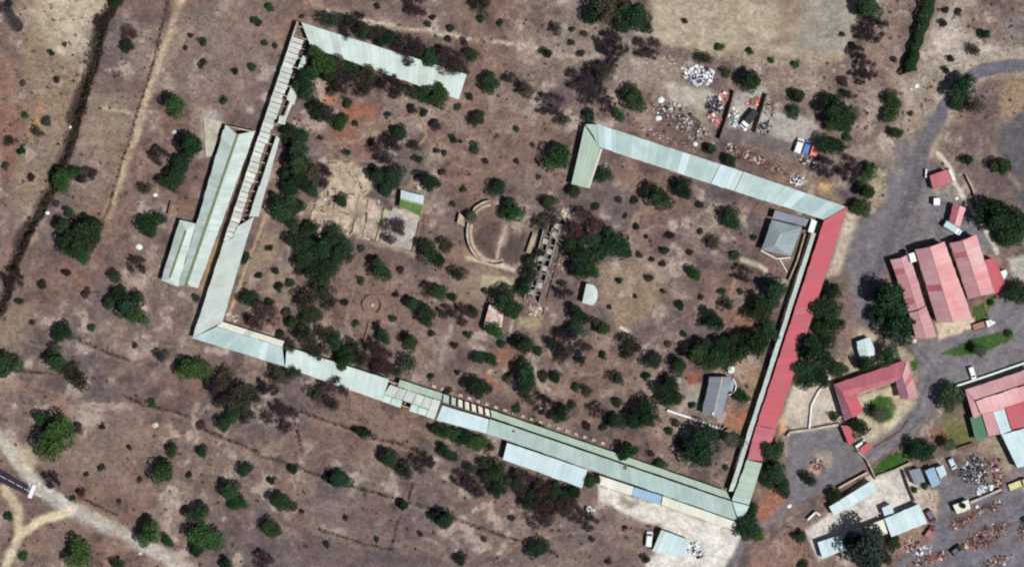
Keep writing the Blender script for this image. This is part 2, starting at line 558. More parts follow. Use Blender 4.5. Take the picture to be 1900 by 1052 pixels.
# upper right slopes
paint([(1760, -40), (1840, -40), (1760, 110), (1700, 170), (1650, 190), (1700, 110)], (178, 166, 150), 16, 14, 0.75, mott=0.55)
paint([(1830, 90), (1905, 70), (1905, 110), (1840, 118)], (180, 168, 150), 12, 8, 0.7, mott=0.4)
paint([(1850, 20), (1920, 40), (1920, 80), (1860, 60)], (134, 124, 124), 16, 10, 0.7)
paint([(1640, 125), (1670, 150), (1690, 180), (1680, 230)], (186, 172, 156), 5, 4, 0.7, width=8)
paint([(1620, 60), (1640, 240), (1690, 250), (1670, 60)], (140, 120, 112), 16, 10, 0.4)
paint([(1800, 150), (1860, 150), (1875, 240), (1840, 290), (1860, 390), (1810, 370), (1790, 260)], (114, 98, 98), 12, 10, 0.7)
paint([(1860, 145), (1910, 140), (1910, 205), (1850, 240), (1850, 180)], (172, 150, 120), 12, 10, 0.75, mott=0.4)
paint([(1862, 235), (1920, 190), (1920, 420), (1885, 370), (1855, 320), (1846, 280)], (98, 96, 100), 8, 5, 0.95, lab='road')
paint([(1835, 260), (1855, 300), (1890, 350)], (160, 136, 120), 6, 5, 0.7, width=10)
paint([(1620, -20), (1680, -20), (1640, 130), (1600, 120)], (160, 142, 126), 14, 12, 0.6, mott=0.5)
paint([(1730, 60), (1780, 40), (1850, 90), (1800, 130), (1740, 150)], (186, 174, 156), 14, 12, 0.75, mott=0.5)
paint([(1650, 150), (1720, 150), (1730, 200), (1690, 270), (1650, 260), (1680, 200)], (176, 162, 142), 12, 10, 0.7, mott=0.5)
paint([(1440, 120), (1560, 120), (1540, 190), (1450, 190)], (158, 142, 128), 16, 12, 0.6, mott=0.5)
paint([(1090, 60), (1210, 70), (1240, 130), (1190, 170), (1100, 120)], (164, 150, 136), 18, 14, 0.6, mott=0.5)
paint([(330, 20), (470, 10), (520, 60), (450, 200), (360, 190), (300, 160)], (142, 126, 116), 24, 16, 0.6, mott=0.4)
paint([(150, 250), (240, 240), (200, 370), (120, 400)], (150, 132, 116), 18, 14, 0.6, mott=0.4)
paint([(40, 830), (260, 760), (300, 820), (200, 900), (110, 890)], (144, 128, 116), 24, 16, 0.55, mott=0.5)
paint([(1110, 620), (1200, 700), (1150, 760), (1060, 720)], (132, 108, 96), 20, 14, 0.5, mott=0.4)
paint([(860, 190), (1040, 210), (1030, 330), (860, 320)], (134, 112, 100), 24, 16, 0.6, mott=0.3)
paint([(680, 500), (860, 520), (830, 690), (660, 660)], (136, 114, 102), 24, 16, 0.5, mott=0.4)
# paved forecourt round the hospital
paint([(1665, 262), (1722, 262), (1735, 310), (1728, 360), (1790, 372), (1830, 420), (1860, 470), (1750, 450), (1650, 478), (1640, 520), (1625, 610), (1600, 612), (1568, 500), (1580, 430), (1604, 405), (1640, 380), (1650, 320)], (122, 119, 124), 8, 6, 1.0, lab='forecourt', mott=0.15)
paint([(1690, 270), (1705, 340), (1660, 420), (1625, 520), (1612, 590)], (104, 99, 103), 12, 6, 0.7, width=22)
paint([(1556, 296), (1590, 282), (1640, 288), (1668, 320)], (150, 138, 126), 6, 4, 0.9, width=18, lab='dirt_track')
paint([(1620, 300), (1645, 320), (1640, 370), (1615, 395), (1612, 330)], (178, 164, 136), 8, 5, 0.8, mott=0.2)
paint([(1740, 200), (1690, 290)], (176, 164, 142), 8, 5, 0.75, width=9)
paint([(1725, 215), (1750, 255), (1745, 300), (1725, 290)], (172, 158, 132), 10, 6, 0.8, mott=0.2)
paint([(1740, 285), (1760, 305), (1775, 345), (1800, 385), (1830, 430), (1850, 470)], (196, 186, 160), 3, 2, 0.9, width=8, lab='path')
paint([(1742, 345), (1768, 345), (1775, 370), (1735, 372)], (142, 140, 132), 6, 3, 0.8)
paint([(1572, 392), (1598, 400), (1566, 480), (1556, 510), (1532, 520), (1545, 470)], (186, 172, 150), 7, 5, 0.9, lab='sand_verge', mott=0.15)
paint([(1870, 480), (1905, 470), (1905, 520), (1880, 520)], (180, 178, 164), 6, 3, 0.8)
paint([(1565, 590), (1600, 600), (1612, 640), (1570, 680), (1555, 650)], (150, 128, 120), 8, 4, 0.8)
paint([(1595, 605), (1660, 640), (1700, 660), (1690, 690), (1560, 705), (1560, 690)], (178, 166, 140), 8, 5, 0.8)
paint([(1860, 545), (1905, 570), (1905, 690), (1740, 728), (1700, 800), (1625, 850), (1600, 835), (1690, 760), (1712, 690), (1690, 640), (1700, 632), (1740, 630), (1810, 605)], (126, 124, 128), 6, 4, 1.0, lab='forecourt', mott=0.1)
paint([(1730, 722), (1790, 700), (1905, 664), (1905, 690), (1795, 722), (1735, 742)], (128, 134, 126), 4, 2, 0.9, lab='paved_court')
paint([(1735, 598), (1806, 590), (1812, 606), (1742, 632)], (196, 180, 150), 4, 2, 0.9, lab='paved_court')
paint([(1470, 690), (1540, 700), (1566, 780), (1470, 800), (1450, 775), (1468, 720)], (186, 174, 152), 6, 4, 1.0, lab='sand_yard', mott=0.15)
paint([(1450, 770), (1462, 800), (1445, 805)], (214, 160, 118), 4, 2, 0.9)
paint([(1570, 740), (1680, 705), (1700, 745), (1660, 800), (1615, 830), (1590, 815)], (182, 170, 142), 6, 4, 1.0, lab='sand_yard', mott=0.2)
paint([(1462, 805), (1556, 792), (1605, 870), (1560, 895), (1470, 940), (1380, 1010), (1350, 1092), (1290, 1092), (1370, 1000), (1455, 925)], (122, 119, 124), 5, 4, 1.0, lab='road', mott=0.1)
paint([(1512, 832), (1545, 840), (1540, 870), (1505, 862)], (160, 152, 136), 8, 4, 0.9)
paint([(1506, 858), (1526, 870), (1518, 882), (1500, 872)], (200, 158, 132), 4, 2, 0.9)
paint([(1605, 845), (1680, 800), (1735, 745)], (128, 125, 128), 6, 3, 0.9, width=30, lab='road')
paint([(1612, 880), (1690, 862), (1712, 930), (1640, 990), (1520, 1040), (1495, 985), (1540, 950)], (192, 184, 168), 5, 3, 1.0, lab='sand_yard', mott=0.1)
paint([(1690, 905), (1740, 905), (1740, 960), (1700, 960)], (186, 168, 148), 8, 4, 0.8)
paint([(1735, 890), (1790, 875), (1905, 850), (1905, 1092), (1640, 1092), (1680, 1020), (1740, 970), (1745, 920)], (120, 118, 126), 6, 4, 1.0, lab='road', mott=0.12)
paint([(1785, 835), (1860, 815), (1890, 880), (1860, 900), (1800, 910)], (150, 132, 120), 8, 4, 0.7, mott=0.3)
paint([(1836, 815), (1860, 812), (1880, 870), (1860, 880)], (168, 158, 134), 6, 3, 0.8)
paint([(1875, 905), (1905, 880), (1905, 905)], (186, 180, 158), 6, 3, 0.8)
paint([(1655, 985), (1720, 975), (1740, 1000), (1660, 1030)], (160, 128, 114), 8, 4, 0.8, mott=0.3)
paint([(1395, 1010), (1490, 985), (1510, 1052), (1490, 1092), (1380, 1092)], (154, 122, 108), 8, 5, 0.8, mott=0.3)
paint([(1446, 870), (1460, 930), (1420, 970), (1400, 950)], (170, 116, 92), 8, 4, 0.7)
paint([(1915, 120), (1860, 124), (1815, 133), (1780, 158), (1755, 195), (1735, 230), (1712, 275)], (182, 168, 148), 10, 8, 0.8, width=40, mott=0.3)
paint([(1915, 120), (1860, 124), (1815, 133), (1780, 158), (1755, 195), (1735, 230), (1712, 275)], (112, 112, 120), 3, 2, 1.0, width=24, lab='road')
paint([(1735, 228), (1712, 268), (1700, 300)], (112, 108, 111), 8, 3, 0.9, width=34, lab='road')
# lawns
for pts in ([(1744, 656), (1800, 630), (1876, 612), (1882, 630), (1830, 650), (1780, 662)], [(1620, 872), (1650, 845), (1690, 828), (1694, 846), (1660, 868), (1624, 880)],
            [(1802, 570), (1826, 560), (1836, 588), (1810, 598)], [(1612, 762), (1616, 744), (1634, 732), (1654, 738), (1664, 756), (1656, 776), (1636, 786), (1618, 778)],
            [(1830, 556), (1846, 552), (1850, 566), (1836, 570)], [(1690, 672), (1704, 668), (1706, 684), (1694, 688)]):
    paint(pts, (70, 116, 50), 4, 4, 1.0, lab='lawn', mott=0.3)
paint([(1742, 800), (1760, 762), (1790, 768), (1806, 820), (1770, 832), (1745, 826)], (112, 112, 70), 5, 4, 1.0, lab='lawn', mott=0.35)
paint([(1722, 800), (1745, 790), (1760, 815), (1735, 825)], (146, 104, 84), 6, 4, 0.8)
# inside the old compound
paint([(632, 205), (700, 190), (716, 240), (702, 300), (660, 290), (612, 270)], (144, 106, 92), 12, 12, 0.75, mott=0.5)
paint([(632, 190), (700, 196), (690, 215), (640, 222)], (158, 108, 88), 8, 6, 0.9)
paint([(608, 240), (650, 245), (640, 262), (612, 258)], (152, 108, 90), 8, 6, 0.8)
paint([(600, 180), (625, 178), (622, 190), (604, 196)], (196, 132, 98), 5, 4, 0.8)
for pts, w in (([(618, 285), (640, 268), (670, 255), (705, 246), (730, 228), (765, 200)], 3), ([(665, 242), (685, 255)], 3),
               ([(745, 222), (770, 215), (788, 230), (790, 252), (776, 268)], 4), ([(580, 232), (600, 262), (640, 300)], 3)):
    paint(pts, (178, 146, 122), 2.5, 3, 0.8, width=w)
paint([(610, 300), (650, 298), (684, 322), (690, 350), (668, 372), (655, 400), (645, 440), (600, 432), (572, 420), (578, 380), (605, 350)], (188, 170, 144), 5, 4, 0.95, mott=0.45)
paint([(668, 365), (700, 372), (712, 400), (702, 455), (655, 432), (660, 395)], (178, 162, 142), 5, 4, 0.95, mott=0.25)
paint([(716, 390), (780, 402), (768, 466), (702, 450)], (176, 170, 158), 3, 2, 1.0, lab='slab_floor', mott=0.25)
paint([(690, 452), (740, 462), (800, 482)], (186, 166, 136), 4, 4, 0.85, width=6)
paint([(640, 445), (720, 470), (760, 480)], (110, 96, 94), 10, 8, 0.7, width=22)
paint([(490, 430), (520, 425), (515, 470), (480, 520), (452, 560), (462, 490)], (160, 142, 118), 9, 7, 0.8, mott=0.4)
paint([(500, 505), (540, 490), (545, 560), (480, 545)], (164, 150, 128), 12, 8, 0.6, mott=0.4)
paint([(500, 378), (478, 440), (455, 500), (436, 556), (424, 592)], (190, 168, 132), 3, 3, 0.8, width=6)
paint([(376, 205), (412, 215), (416, 228), (370, 300), (372, 240)], (166, 160, 150), 6, 4, 0.8)
paint([(400, 440), (412, 450), (374, 545), (366, 540)], (160, 138, 104), 4, 3, 0.8)
paint([(840, 500), (900, 490), (985, 530), (960, 560), (880, 560), (830, 540)], (156, 140, 120), 12, 10, 0.7, mott=0.35)
paint([(896, 508), (958, 516), (950, 540), (892, 532)], (172, 164, 132), 4, 3, 0.9, lab='slab_floor')
paint([(830, 385), (880, 440), (860, 470), (820, 430)], (130, 112, 102), 14, 10, 0.5)
paint([(868, 478), (890, 484), (930, 494), (972, 506)], (194, 178, 150), 3, 3, 0.9, width=8)
paint([(938, 420), (928, 455), (918, 486)], (182, 160, 140), 2.5, 2, 1.0, width=7)
paint([(895, 410), (928, 412), (915, 470), (890, 462), (878, 436)], (92, 76, 72), 8, 5, 0.85)
paint([(945, 430), (975, 440), (960, 490), (930, 478)], (92, 76, 72), 8, 5, 0.85)
paint([(965, 590), (1010, 580), (1000, 610), (960, 612)], (170, 156, 122), 6, 4, 0.8)
paint([(955, 580), (948, 618)], (186, 176, 156), 2.5, 2, 0.8, width=5)
paint([(835, 608), (822, 650), (816, 690)], (168, 160, 150), 4, 4, 0.8, width=9, mott=0.3)
paint([(780, 690), (830, 660), (820, 720), (790, 740)], (134, 116, 110), 14, 10, 0.5)
paint([(910, 650), (950, 640), (955, 680), (925, 690)], (150, 106, 90), 8, 6, 0.8, mott=0.4)
paint([(900, 695), (925, 720)], (168, 114, 84), 4, 3, 0.9, width=8)
paint([(1110, 500), (1180, 490), (1230, 530), (1200, 600), (1140, 605), (1118, 560)], (160, 142, 118), 16, 12, 0.8, mott=0.45)
paint([(1225, 590), (1280, 600), (1250, 640), (1200, 620)], (122, 104, 102), 14, 8, 0.6)
paint([(1180, 395), (1172, 420)], (172, 146, 124), 4, 3, 0.8, width=7)
paint([(1280, 400), (1310, 420), (1300, 470), (1270, 450)], (168, 146, 130), 12, 10, 0.6, mott=0.5)
paint([(1378, 482), (1400, 490), (1420, 500)], (196, 180, 156), 4, 3, 0.9, width=9)
paint([(1365, 520), (1355, 550)], (180, 148, 118), 3, 3, 0.8, width=5)
paint([(1360, 572), (1400, 590), (1390, 625), (1350, 610)], (150, 114, 96), 10, 6, 0.7)
paint([(1150, 605), (1165, 615)], (186, 168, 138), 4, 3, 0.8, width=8)
paint([(1272, 706), (1302, 712), (1298, 760), (1262, 752)], (164, 156, 140), 6, 4, 0.9, lab='yard')
paint([(1275, 690), (1300, 690), (1296, 712), (1276, 712)], (154, 96, 76), 5, 3, 0.9)
paint([(1368, 660), (1425, 690), (1400, 800), (1345, 800), (1350, 775), (1385, 760)], (166, 138, 108), 8, 6, 0.8, mott=0.3)
paint([(1355, 760), (1390, 758), (1382, 795), (1340, 790)], (160, 108, 84), 8, 5, 0.8)
paint([(1060, 690), (1130, 700), (1150, 690)], (150, 128, 114), 4, 6, 0.5, width=6)
paint([(1025, 330), (990, 250), (940, 210)], (150, 118, 100), 6, 8, 0.6, width=10, mott=0.4)
paint([(900, 250), (1010, 300), (990, 350), (880, 330)], (134, 112, 102), 16, 12, 0.5)
# concrete apron south of the pale green wing
paint([(1108, 898), (1170, 918), (1228, 936), (1362, 984), (1378, 992), (1340, 1060), (1210, 1092), (1196, 1040), (1228, 980), (1160, 955), (1112, 925)], (204, 197, 180), 6, 5, 1.0, lab='yard', mott=0.12)
paint([(1150, 915), (1185, 930), (1170, 945), (1145, 930)], (142, 128, 100), 8, 6, 0.7)
paint([(1200, 975), (1225, 972), (1212, 1030), (1196, 1040)], (120, 104, 94), 8, 5, 0.7)
paint([(1600, 70), (1650, 30), (1660, 60), (1630, 110)], (150, 128, 114), 14, 8, 0.5)


# dusty, stained soil round the scrap
for cx, cy, rx, ry in ((1272, 228, 60, 30), (1388, 290, 60, 14), (1326, 205, 22, 26), (1811, 872, 30, 34), (1850, 885, 16, 34), (1826, 996, 52, 20), (1800, 955, 50, 16), (1728, 1034, 46, 12), (1296, 142, 34, 18), (1440, 312, 50, 10)):
    paint([(cx + rx * math.cos(k * 0.7), cy + ry * math.sin(k * 0.7)) for k in range(9)], (118, 100, 92), 10, 10, 0.65, mott=0.3)
# worn footpaths and tyre lines
for pts, w in (([(1040, 240), (985, 225), (940, 250), (880, 240), (800, 260)], 3), ([(1030, 330), (960, 300), (900, 320), (840, 300)], 3), ([(690, 480), (720, 530), (740, 600), (800, 650), (850, 720)], 3),
               ([(1110, 400), (1160, 430), (1220, 420), (1300, 440), (1400, 490)], 3), ([(1200, 640), (1240, 600), (1320, 560), (1400, 545)], 3), ([(1060, 700), (1110, 690), (1190, 720), (1230, 760)], 4),
               ([(0, 600), (60, 640), (130, 655), (230, 640), (350, 640)], 3), ([(200, 400), (215, 470), (260, 520), (290, 600), (300, 700)], 3), ([(380, 20), (430, 80), (450, 160), (430, 210)], 3),
               ([(480, 720), (540, 800), (640, 850), (700, 880), (800, 900)], 3), ([(330, 830), (400, 850), (480, 900), (560, 1040)], 3), ([(600, 330), (650, 300), (720, 300)], 3), ([(900, 1052), (980, 1000), (1080, 985), (1190, 990)], 4),
               ([(660, 545), (640, 600), (660, 640)], 3), ([(1130, 60), (1180, 110), (1230, 150)], 4), ([(960, 20), (1000, 60), (1060, 120), (1070, 200)], 4), ([(1640, 60), (1660, 130), (1640, 200), (1600, 260)], 3)):
    paint(pts, (164, 146, 132), 2.5, 7, 0.6, width=w, mott=0.4)
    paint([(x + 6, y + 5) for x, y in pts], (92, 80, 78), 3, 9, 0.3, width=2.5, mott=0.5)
for pts in ([(1705, 285), (1680, 380), (1640, 450), (1612, 540), (1608, 600)], [(1720, 285), (1698, 380), (1660, 450), (1632, 500)], [(1690, 650), (1725, 690), (1705, 760), (1640, 825), (1560, 890), (1440, 970), (1350, 1052)], [(1700, 642), (1740, 690), (1718, 770), (1650, 838), (1575, 898), (1455, 975), (1365, 1060)], [(1700, 1050), (1800, 1010), (1900, 940)], [(1740, 985), (1830, 950), (1900, 920)]):
    paint(pts, (92, 90, 96), 4, 3, 0.55, width=5)
lum = COL.mean(-1)
COL *= np.array([0.765, 0.757, 0.765])
t_ = sstep(0.24, 0.46, lum)[..., None]
COL *= (1 + 0.34 * t_) * (1 - t_ * np.array([0.05, 0.01, -0.10]))

# ------------------------------------------------------------------ buildings
LM = []            # landmarks (phrase, x, y) used to say where plants stand


def lerp(a, b, t):
    return a + (b - a) * t


def W4(q, z):
    zs = z if isinstance(z, (list, tuple)) else [z] * len(q)
    return [P(x, y, k) for (x, y), k in zip(q, zs)]


def ccw(q):
    s = sum(q[i].x * q[(i + 1) % len(q)].y - q[(i + 1) % len(q)].x * q[i].y for i in range(len(q)))
    return q if s > 0 else q[::-1]


ALT = {'roof_white': 'roof_pale', 'roof_hall': 'roof_dirty', 'roof_pale_blue': 'roof_ice', 'roof_green': 'roof_greygreen', 'roof_greygreen': 'roof_green', 'roof_red': 'roof_maroon', 'roof_pink': 'roof_maroon',
       'roof_faded_lit': 'roof_pink', 'roof_ice': 'roof_pale', 'roof_pale': 'roof_dirty', 'roof_cream': 'roof_pale', 'roof_grey': 'roof_teal', 'roof_teal': 'roof_grey', 'roof_maroon': 'roof_red'}


def sheets(par, org, q, n, mat, t=0.04, lift=0.03, jit=0.012, gap=0.012, skip=(), name='roof_sheet', var=0.25):
    """cover the quad q (a-b low edge, d-c high edge) with n separate metal sheets"""
    a, b, c, d = q
    cuts = [0.0]
    for i in range(n):
        cuts.append(cuts[-1] + 1 + rng.uniform(-var, var))
    cuts = [v / cuts[-1] for v in cuts]
    L, D = (b - a).length, (d - a).length
    for i in range(n):
        if i in skip:
            continue
        g = gap / max(L, 0.1)
        u0, u1 = cuts[i] + g, cuts[i + 1] - g
        e0, e1 = rng.uniform(-0.10, 0.08) / max(D, 0.5), rng.uniform(-0.04, 0.04) / max(D, 0.5)
        p0, p1, p2, p3 = lerp(a, b, u0), lerp(a, b, u1), lerp(d, c, u1), lerp(d, c, u0)
        p = [lerp(p0, p3, e0), lerp(p1, p2, e0), lerp(p2, p1, e1), lerp(p3, p0, e1)]
        j = lift + rng.uniform(0, jit)
        top = [v + Vector((0, 0, j + t + rng.uniform(0, jit))) for v in p]
        bot = [v + Vector((0, 0, j)) for v in p]
        uv = [(u0 * L, 0), (u1 * L, 0), (u1 * L, D), (u0 * L, D)]
        if (p[1] - p[0]).cross(p[3] - p[0]).z < 0:
            top, bot, uv = top[::-1], bot[::-1], uv[::-1]
        m = MB()
        m.prism(bot, top, 0, uv)
        m.build(name, ALT.get(mat, mat) if n > 2 and rng.random() < 0.06 else mat, par, org)


def deck(par, org, q, name='roof', t=0.07, mat='deck'):
    m = MB()
    dn = Vector((0, 0, t))
    if len(q) == 4:
        n = 12
        for i in range(n):
            u0, u1 = i / n, (i + 1) / n
            p = ccw([lerp(q[0], q[1], u0), lerp(q[0], q[1], u1), lerp(q[3], q[2], u1), lerp(q[3], q[2], u0)])
            m.prism([v - dn for v in p], p)
    else:
        q = ccw(list(q))
        m.prism([v - dn for v in q], q)
    return m.build(name, mat, par, org)


def wall(par, org, a, b, z0, z1, th=0.25, mat='plaster', name='wall', z1b=None, peak=None, opens=0, side=1):
    """upright slab from a to b; peak = (fraction, height) makes a gable"""
    a, b = Vector((a[0], a[1], 0)), Vector((b[0], b[1], 0))
    d = (b - a)
    L = d.length
    if L < 0.05:
        return None
    d /= L
    nrm = Vector((-d.y, d.x, 0)) * (th / 2)
    prof = [(0, z1)]
    if peak:
        prof.append((peak[0] * L, peak[1]))
    prof.append((L, z1 if z1b is None else z1b))
    m = MB()
    ring = [(0, z0)] + [(L, z0)] + prof[::-1]
    f = [a + d * s + nrm + Vector((0, 0, z)) for s, z in ring]
    r = [a + d * s - nrm + Vector((0, 0, z)) for s, z in ring]
    m.prism(f, r)
    o = m.build(name, mat, par, org)
    k = int(L / 3.2) if opens else 0
    for i in range(k):
        s = (i + 0.5) / k * L
        isd = (i % 4 == 1)
        w, h0, h1 = (0.95, 0.0, 2.05) if isd else (1.1, 1.0, min(2.05, z1 - 0.4))
        if h1 <= h0 + 0.3:
            continue
        mm = MB()
        pc = a + d * s + nrm * side
        ang = math.atan2(d.y, d.x)
        mm.box((pc.x, pc.y, h0), w + 0.16, 0.10, h1 - h0 + 0.1, ang, 0)
        pn = nrm.normalized() * 0.056 * side
        mm.box((pc.x + pn.x, pc.y + pn.y, h0 + 0.08), w, 0.04, h1 - h0 - 0.08, ang, 1)
        mm.build('door' if isd else 'window', ['frame', 'door_wood' if isd else 'glass'], o, org)
    return o


def inset(q, d):
    """shrink a convex ring by d"""
    n = len(q)
    out = []
    for i in range(n):
        e1 = (q[i - 1] - q[i])
        e2 = (q[(i + 1) % n] - q[i])
        e1.z = e2.z = 0
        out.append(q[i] + e1.normalized() * d + e2.normalized() * d)
    return out


def ring_walls(T, org, poly, ztop, mat='plaster', ins=0.35, opens=1, peaks=None, th=0.25, z0=-0.3):
    """poly: world points; one wall per side; ztop number or list per corner"""
    n = len(poly)
    q = inset([v.copy() for v in poly], ins)
    zs = ztop if isinstance(ztop, (list, tuple)) else [ztop] * n
    s = 1 if ccw(list(q))[0] == q[0] and ccw(list(q))[1] == q[1] else -1
    for i in range(n):
        a, b = q[i], q[(i + 1) % n]
        e = (b - a).normalized() * (th * 0.5 + 0.004)
        if i % 2:                     # butt the walls instead of letting them cross
            a, b = a + e, b - e
        else:
            a, b = a - e, b + e
        wall(T, org, a, b, z0, zs[i], th, mat, 'wall', zs[(i + 1) % n], (peaks or {}).get(i), opens, -s)


def ridge_cap(par, org, a, b, mat, w=0.42, h=0.10, name='ridge_cap'):
    d = (b - a)
    d.z = 0
    d.normalize()
    nn = Vector((-d.y, d.x, 0)) * w / 2
    up = Vector((0, 0, h))
    m = MB()
    dn = Vector((0, 0, -0.06))
    for s in (1, -1):
        q = ccw([a + up, b + up, b + nn * s + dn + up * 0.4, a + nn * s + dn + up * 0.4])
        m.prism([v - Vector((0, 0, 0.03)) for v in q], q)
    m.build(name, mat, par, org)


def start(name, label, cat, pts, lm=None, group=None):
    x, y = sum(p[0] for p in pts) / len(pts), sum(p[1] for p in pts) / len(pts)
    block(pts)
    if lm:
        LM.append((lm, x, y))
    o = P(x, y, 0)
    return empty(name, o, label, cat, group), o


def gable(name, label, q, ze, zr, mat, n, ridge=None, mat2=None, cap='concrete', capw=0.42, cat='building', lm=None, wmat='plaster', hip=False, ins=0.4, group=None):
    """q = a,b,c,d: eave a-b, opposite eave d-c; the ridge runs between sides a-d and b-c"""
    T, org = start(name, label, cat, q, lm, group)
    a, b, c, d = W4(q, ze)
    if ridge:
        r0, r1 = W4(ridge, zr)
    else:
        r0, r1 = (a + d) / 2, (b + c) / 2
        r0.z = r1.z = zr
        if hip:
            h = (d - a).length * 0.42
            e = (r1 - r0).normalized() * h
            r0, r1 = r0 + e, r1 - e
    R = deck(T, org, [a, b, r1, r0])
    sheets(R, org, [a, b, r1, r0], n, mat)
    R2 = deck(T, org, [c, d, r0, r1])
    sheets(R2, org, [c, d, r0, r1], n, mat2 or mat)
    ridge_cap(R, org, r0 + Vector((0, 0, 0.08)), r1 + Vector((0, 0, 0.08)), cap, capw)
    pk = {}
    if hip:
        for t3, mm in (([d, a, r0], mat), ([b, c, r1], mat2 or mat)):
            dk = deck(T, org, t3)
            m = MB()
            t3 = ccw(t3)
            up = Vector((0, 0, 0.035))
            m.prism([v + up for v in t3], [v + up * 2 for v in t3], 0, [(v.x, v.y) for v in t3])
            m.build('roof_sheet', mm, dk, org)
    else:
        fr = lambda p0, p1, r: max(0.1, min(0.9, ((r - p0).xy.dot((p1 - p0).xy)) / (p1 - p0).xy.length_squared))
        pk = {1: (fr(b, c, r1), zr - 0.22), 3: (fr(d, a, r0), zr - 0.22)}
    ring_walls(T, org, [a, b, c, d], ze - 0.12, wmat, ins, 1, pk)
    return T, org, R


def mono(name, label, q, z, mat, n, cat='building', lm=None, wmat='plaster', walls=True, skip=(), ins=0.3, opens=1, group=None, var=0.25, gap=0.012):
    """single slope roof; z number or list for a,b,c,d"""
    T, org = start(name, label, cat, q, lm, group)
    p = W4(q, z)
    R = None
    if not skip:
        R = deck(T, org, p)
    sheets(R or T, org, p, n, mat, skip=skip, var=var, gap=gap)
    if walls:
        zs = [v.z - 0.12 for v in p]
        ring_walls(T, org, p, zs, wmat, ins, opens)
    return T, org, R or T


def addslope(T, org, q, z, mat, n, name='veranda_roof', skip=(), gap=0.012, var=0.25, dk=True):
    block(q)
    p = W4(q, z)
    R = deck(T, org, p, name) if dk else T
    sheets(R, org, p, n, mat, skip=skip, gap=gap, var=var)
    return R


def posts(T, org, a, b, n, z, mat='timber', r=0.07):
    for i in range(n):
        p = lerp(P(*a, z), P(*b, z), (i + 0.5) / n)
        m = MB()
        m.tube((p.x, p.y, -0.2), (p.x, p.y, z - 0.1), r, r, 6)
        m.build('post', mat, T, org)


# --- north-west wing
T, org, R = mono('barracks_wing', 'long white sheet-roofed wing at upper left between two rows of trees', [(577, 88), (851, 186), (866, 139), (559, 42)], [3.0, 3.0, 3.4, 3.4], 'roof_white', 19, lm='long white wing at upper left')
# --- roofless ribbed wing going down the west side
QW = [(550, 38), (415, 449)]
T, org = start('ruined_wing', 'narrow ruined wing with ribbed broken roof sheets and dark open rooms', 'building', [(554, 40), (578, 62), (545, 165), (505, 262), (470, 390), (440, 452), (414, 449)], 'ribbed ruined wing')
o0, o1 = P(551, 40, 3.0), P(415, 447, 3.0)
dirv = (o1 - o0).normalized()
perp = Vector((-dirv.y, dirv.x, 0))          # to the right in the photograph
if perp.x < 0:
    perp = -perp
LW = (o1 - o0).length
wall(T, org, o0 + perp * 0.15, o1 + perp * 0.15, -0.3, 2.95, 0.35, 'ruin_plaster', 'outer_wall')
nm = 44
for i in range(nm):
    s0 = i / nm * LW
    w = LW / nm
    f = i / nm
    wid = 3.3 - 1.0 * f + rng.uniform(-0.35, 0.25)
    if i < 3:
        continue
    big = f > 0.5
    L0, L1 = s0 + (0.06 if big else 0.05), s0 + w - (0.14 if i % 2 else 0.05)
    jz = rng.uniform(-0.12, 0.12)
    z0, z1 = 3.02 + rng.uniform(-0.04, 0.05), 2.75 + jz
    q = [o0 + dirv * L0, o0 + dirv * L1, o0 + dirv * L1 + perp * wid, o0 + dirv * L0 + perp * wid]
    q[0].z = q[1].z = z0
    q[2].z = q[3].z = z1
    sheets(T, org, q, 1, 'roof_dirty' if rng.random() < 0.93 else 'roof_cream', lift=0.0)
    if i % 2 == 0:                                   # rafters show in the gaps
        m = MB()
        pc = o0 + dirv * s0
        m.prism([pc + dirv * 0.0 + Vector((0, 0, -0.2)), pc + dirv * 0.08 + Vector((0, 0, -0.2)), pc + dirv * 0.08 + perp * 4.6 + Vector((0, 0, -0.45)), pc + perp * 4.6 + Vector((0, 0, -0.45))],
                [pc + Vector((0, 0, -0.08)), pc + dirv * 0.08 + Vector((0, 0, -0.08)), pc + dirv * 0.08 + perp * 4.6 + Vector((0, 0, -0.3)), pc + perp * 4.6 + Vector((0, 0, -0.3))])
        m.build('rafter', 'timber', T, org)
for i in range(0, 23):                                # cross walls of the open rooms
    pc = o0 + dirv * (LW * (i + 0.4) / 23)
    wall(T, org, pc + perp * 0.5, pc + perp * (4.5 - 1.0 * i / 23), -0.3, 2.3, 0.22, 'ruin_plaster', 'cross_wall')
m = MB()
fl = ccw([o0 + perp * 0.4, o1 + perp * 0.4, o1 + perp * 4.0, o0 + perp * 4.6])
m.prism([Vector((v.x, v.y, -0.2)) for v in fl], [Vector((v.x, v.y, 0.05)) for v in fl])
m.build('floor', 'rubble_floor', T, org)
# pieces of the inner veranda roof
addslope(T, org, [(513, 252), (497, 300), (468, 375), (482, 388), (517, 280), (518, 262)][0:1] + [(462, 402), (480, 402), (519, 258)], 2.7, 'roof_pale', 9, skip=(), gap=0.01)
addslope(T, org, [(519, 214), (516, 230), (529, 232), (532, 217)], 2.6, 'roof_dirty', 2)
addslope(T, org, [(562, 104), (552, 130), (561, 132), (571, 108)], 2.6, 'roof_white', 2)
addslope(T, org, [(540, 158), (532, 185), (546, 196), (551, 176)], 2.6, 'roof_dirty', 2)
addslope(T, org, [(539, 188), (527, 220), (531, 221), (543, 192)], 2.6, 'roof_dirty', 2)
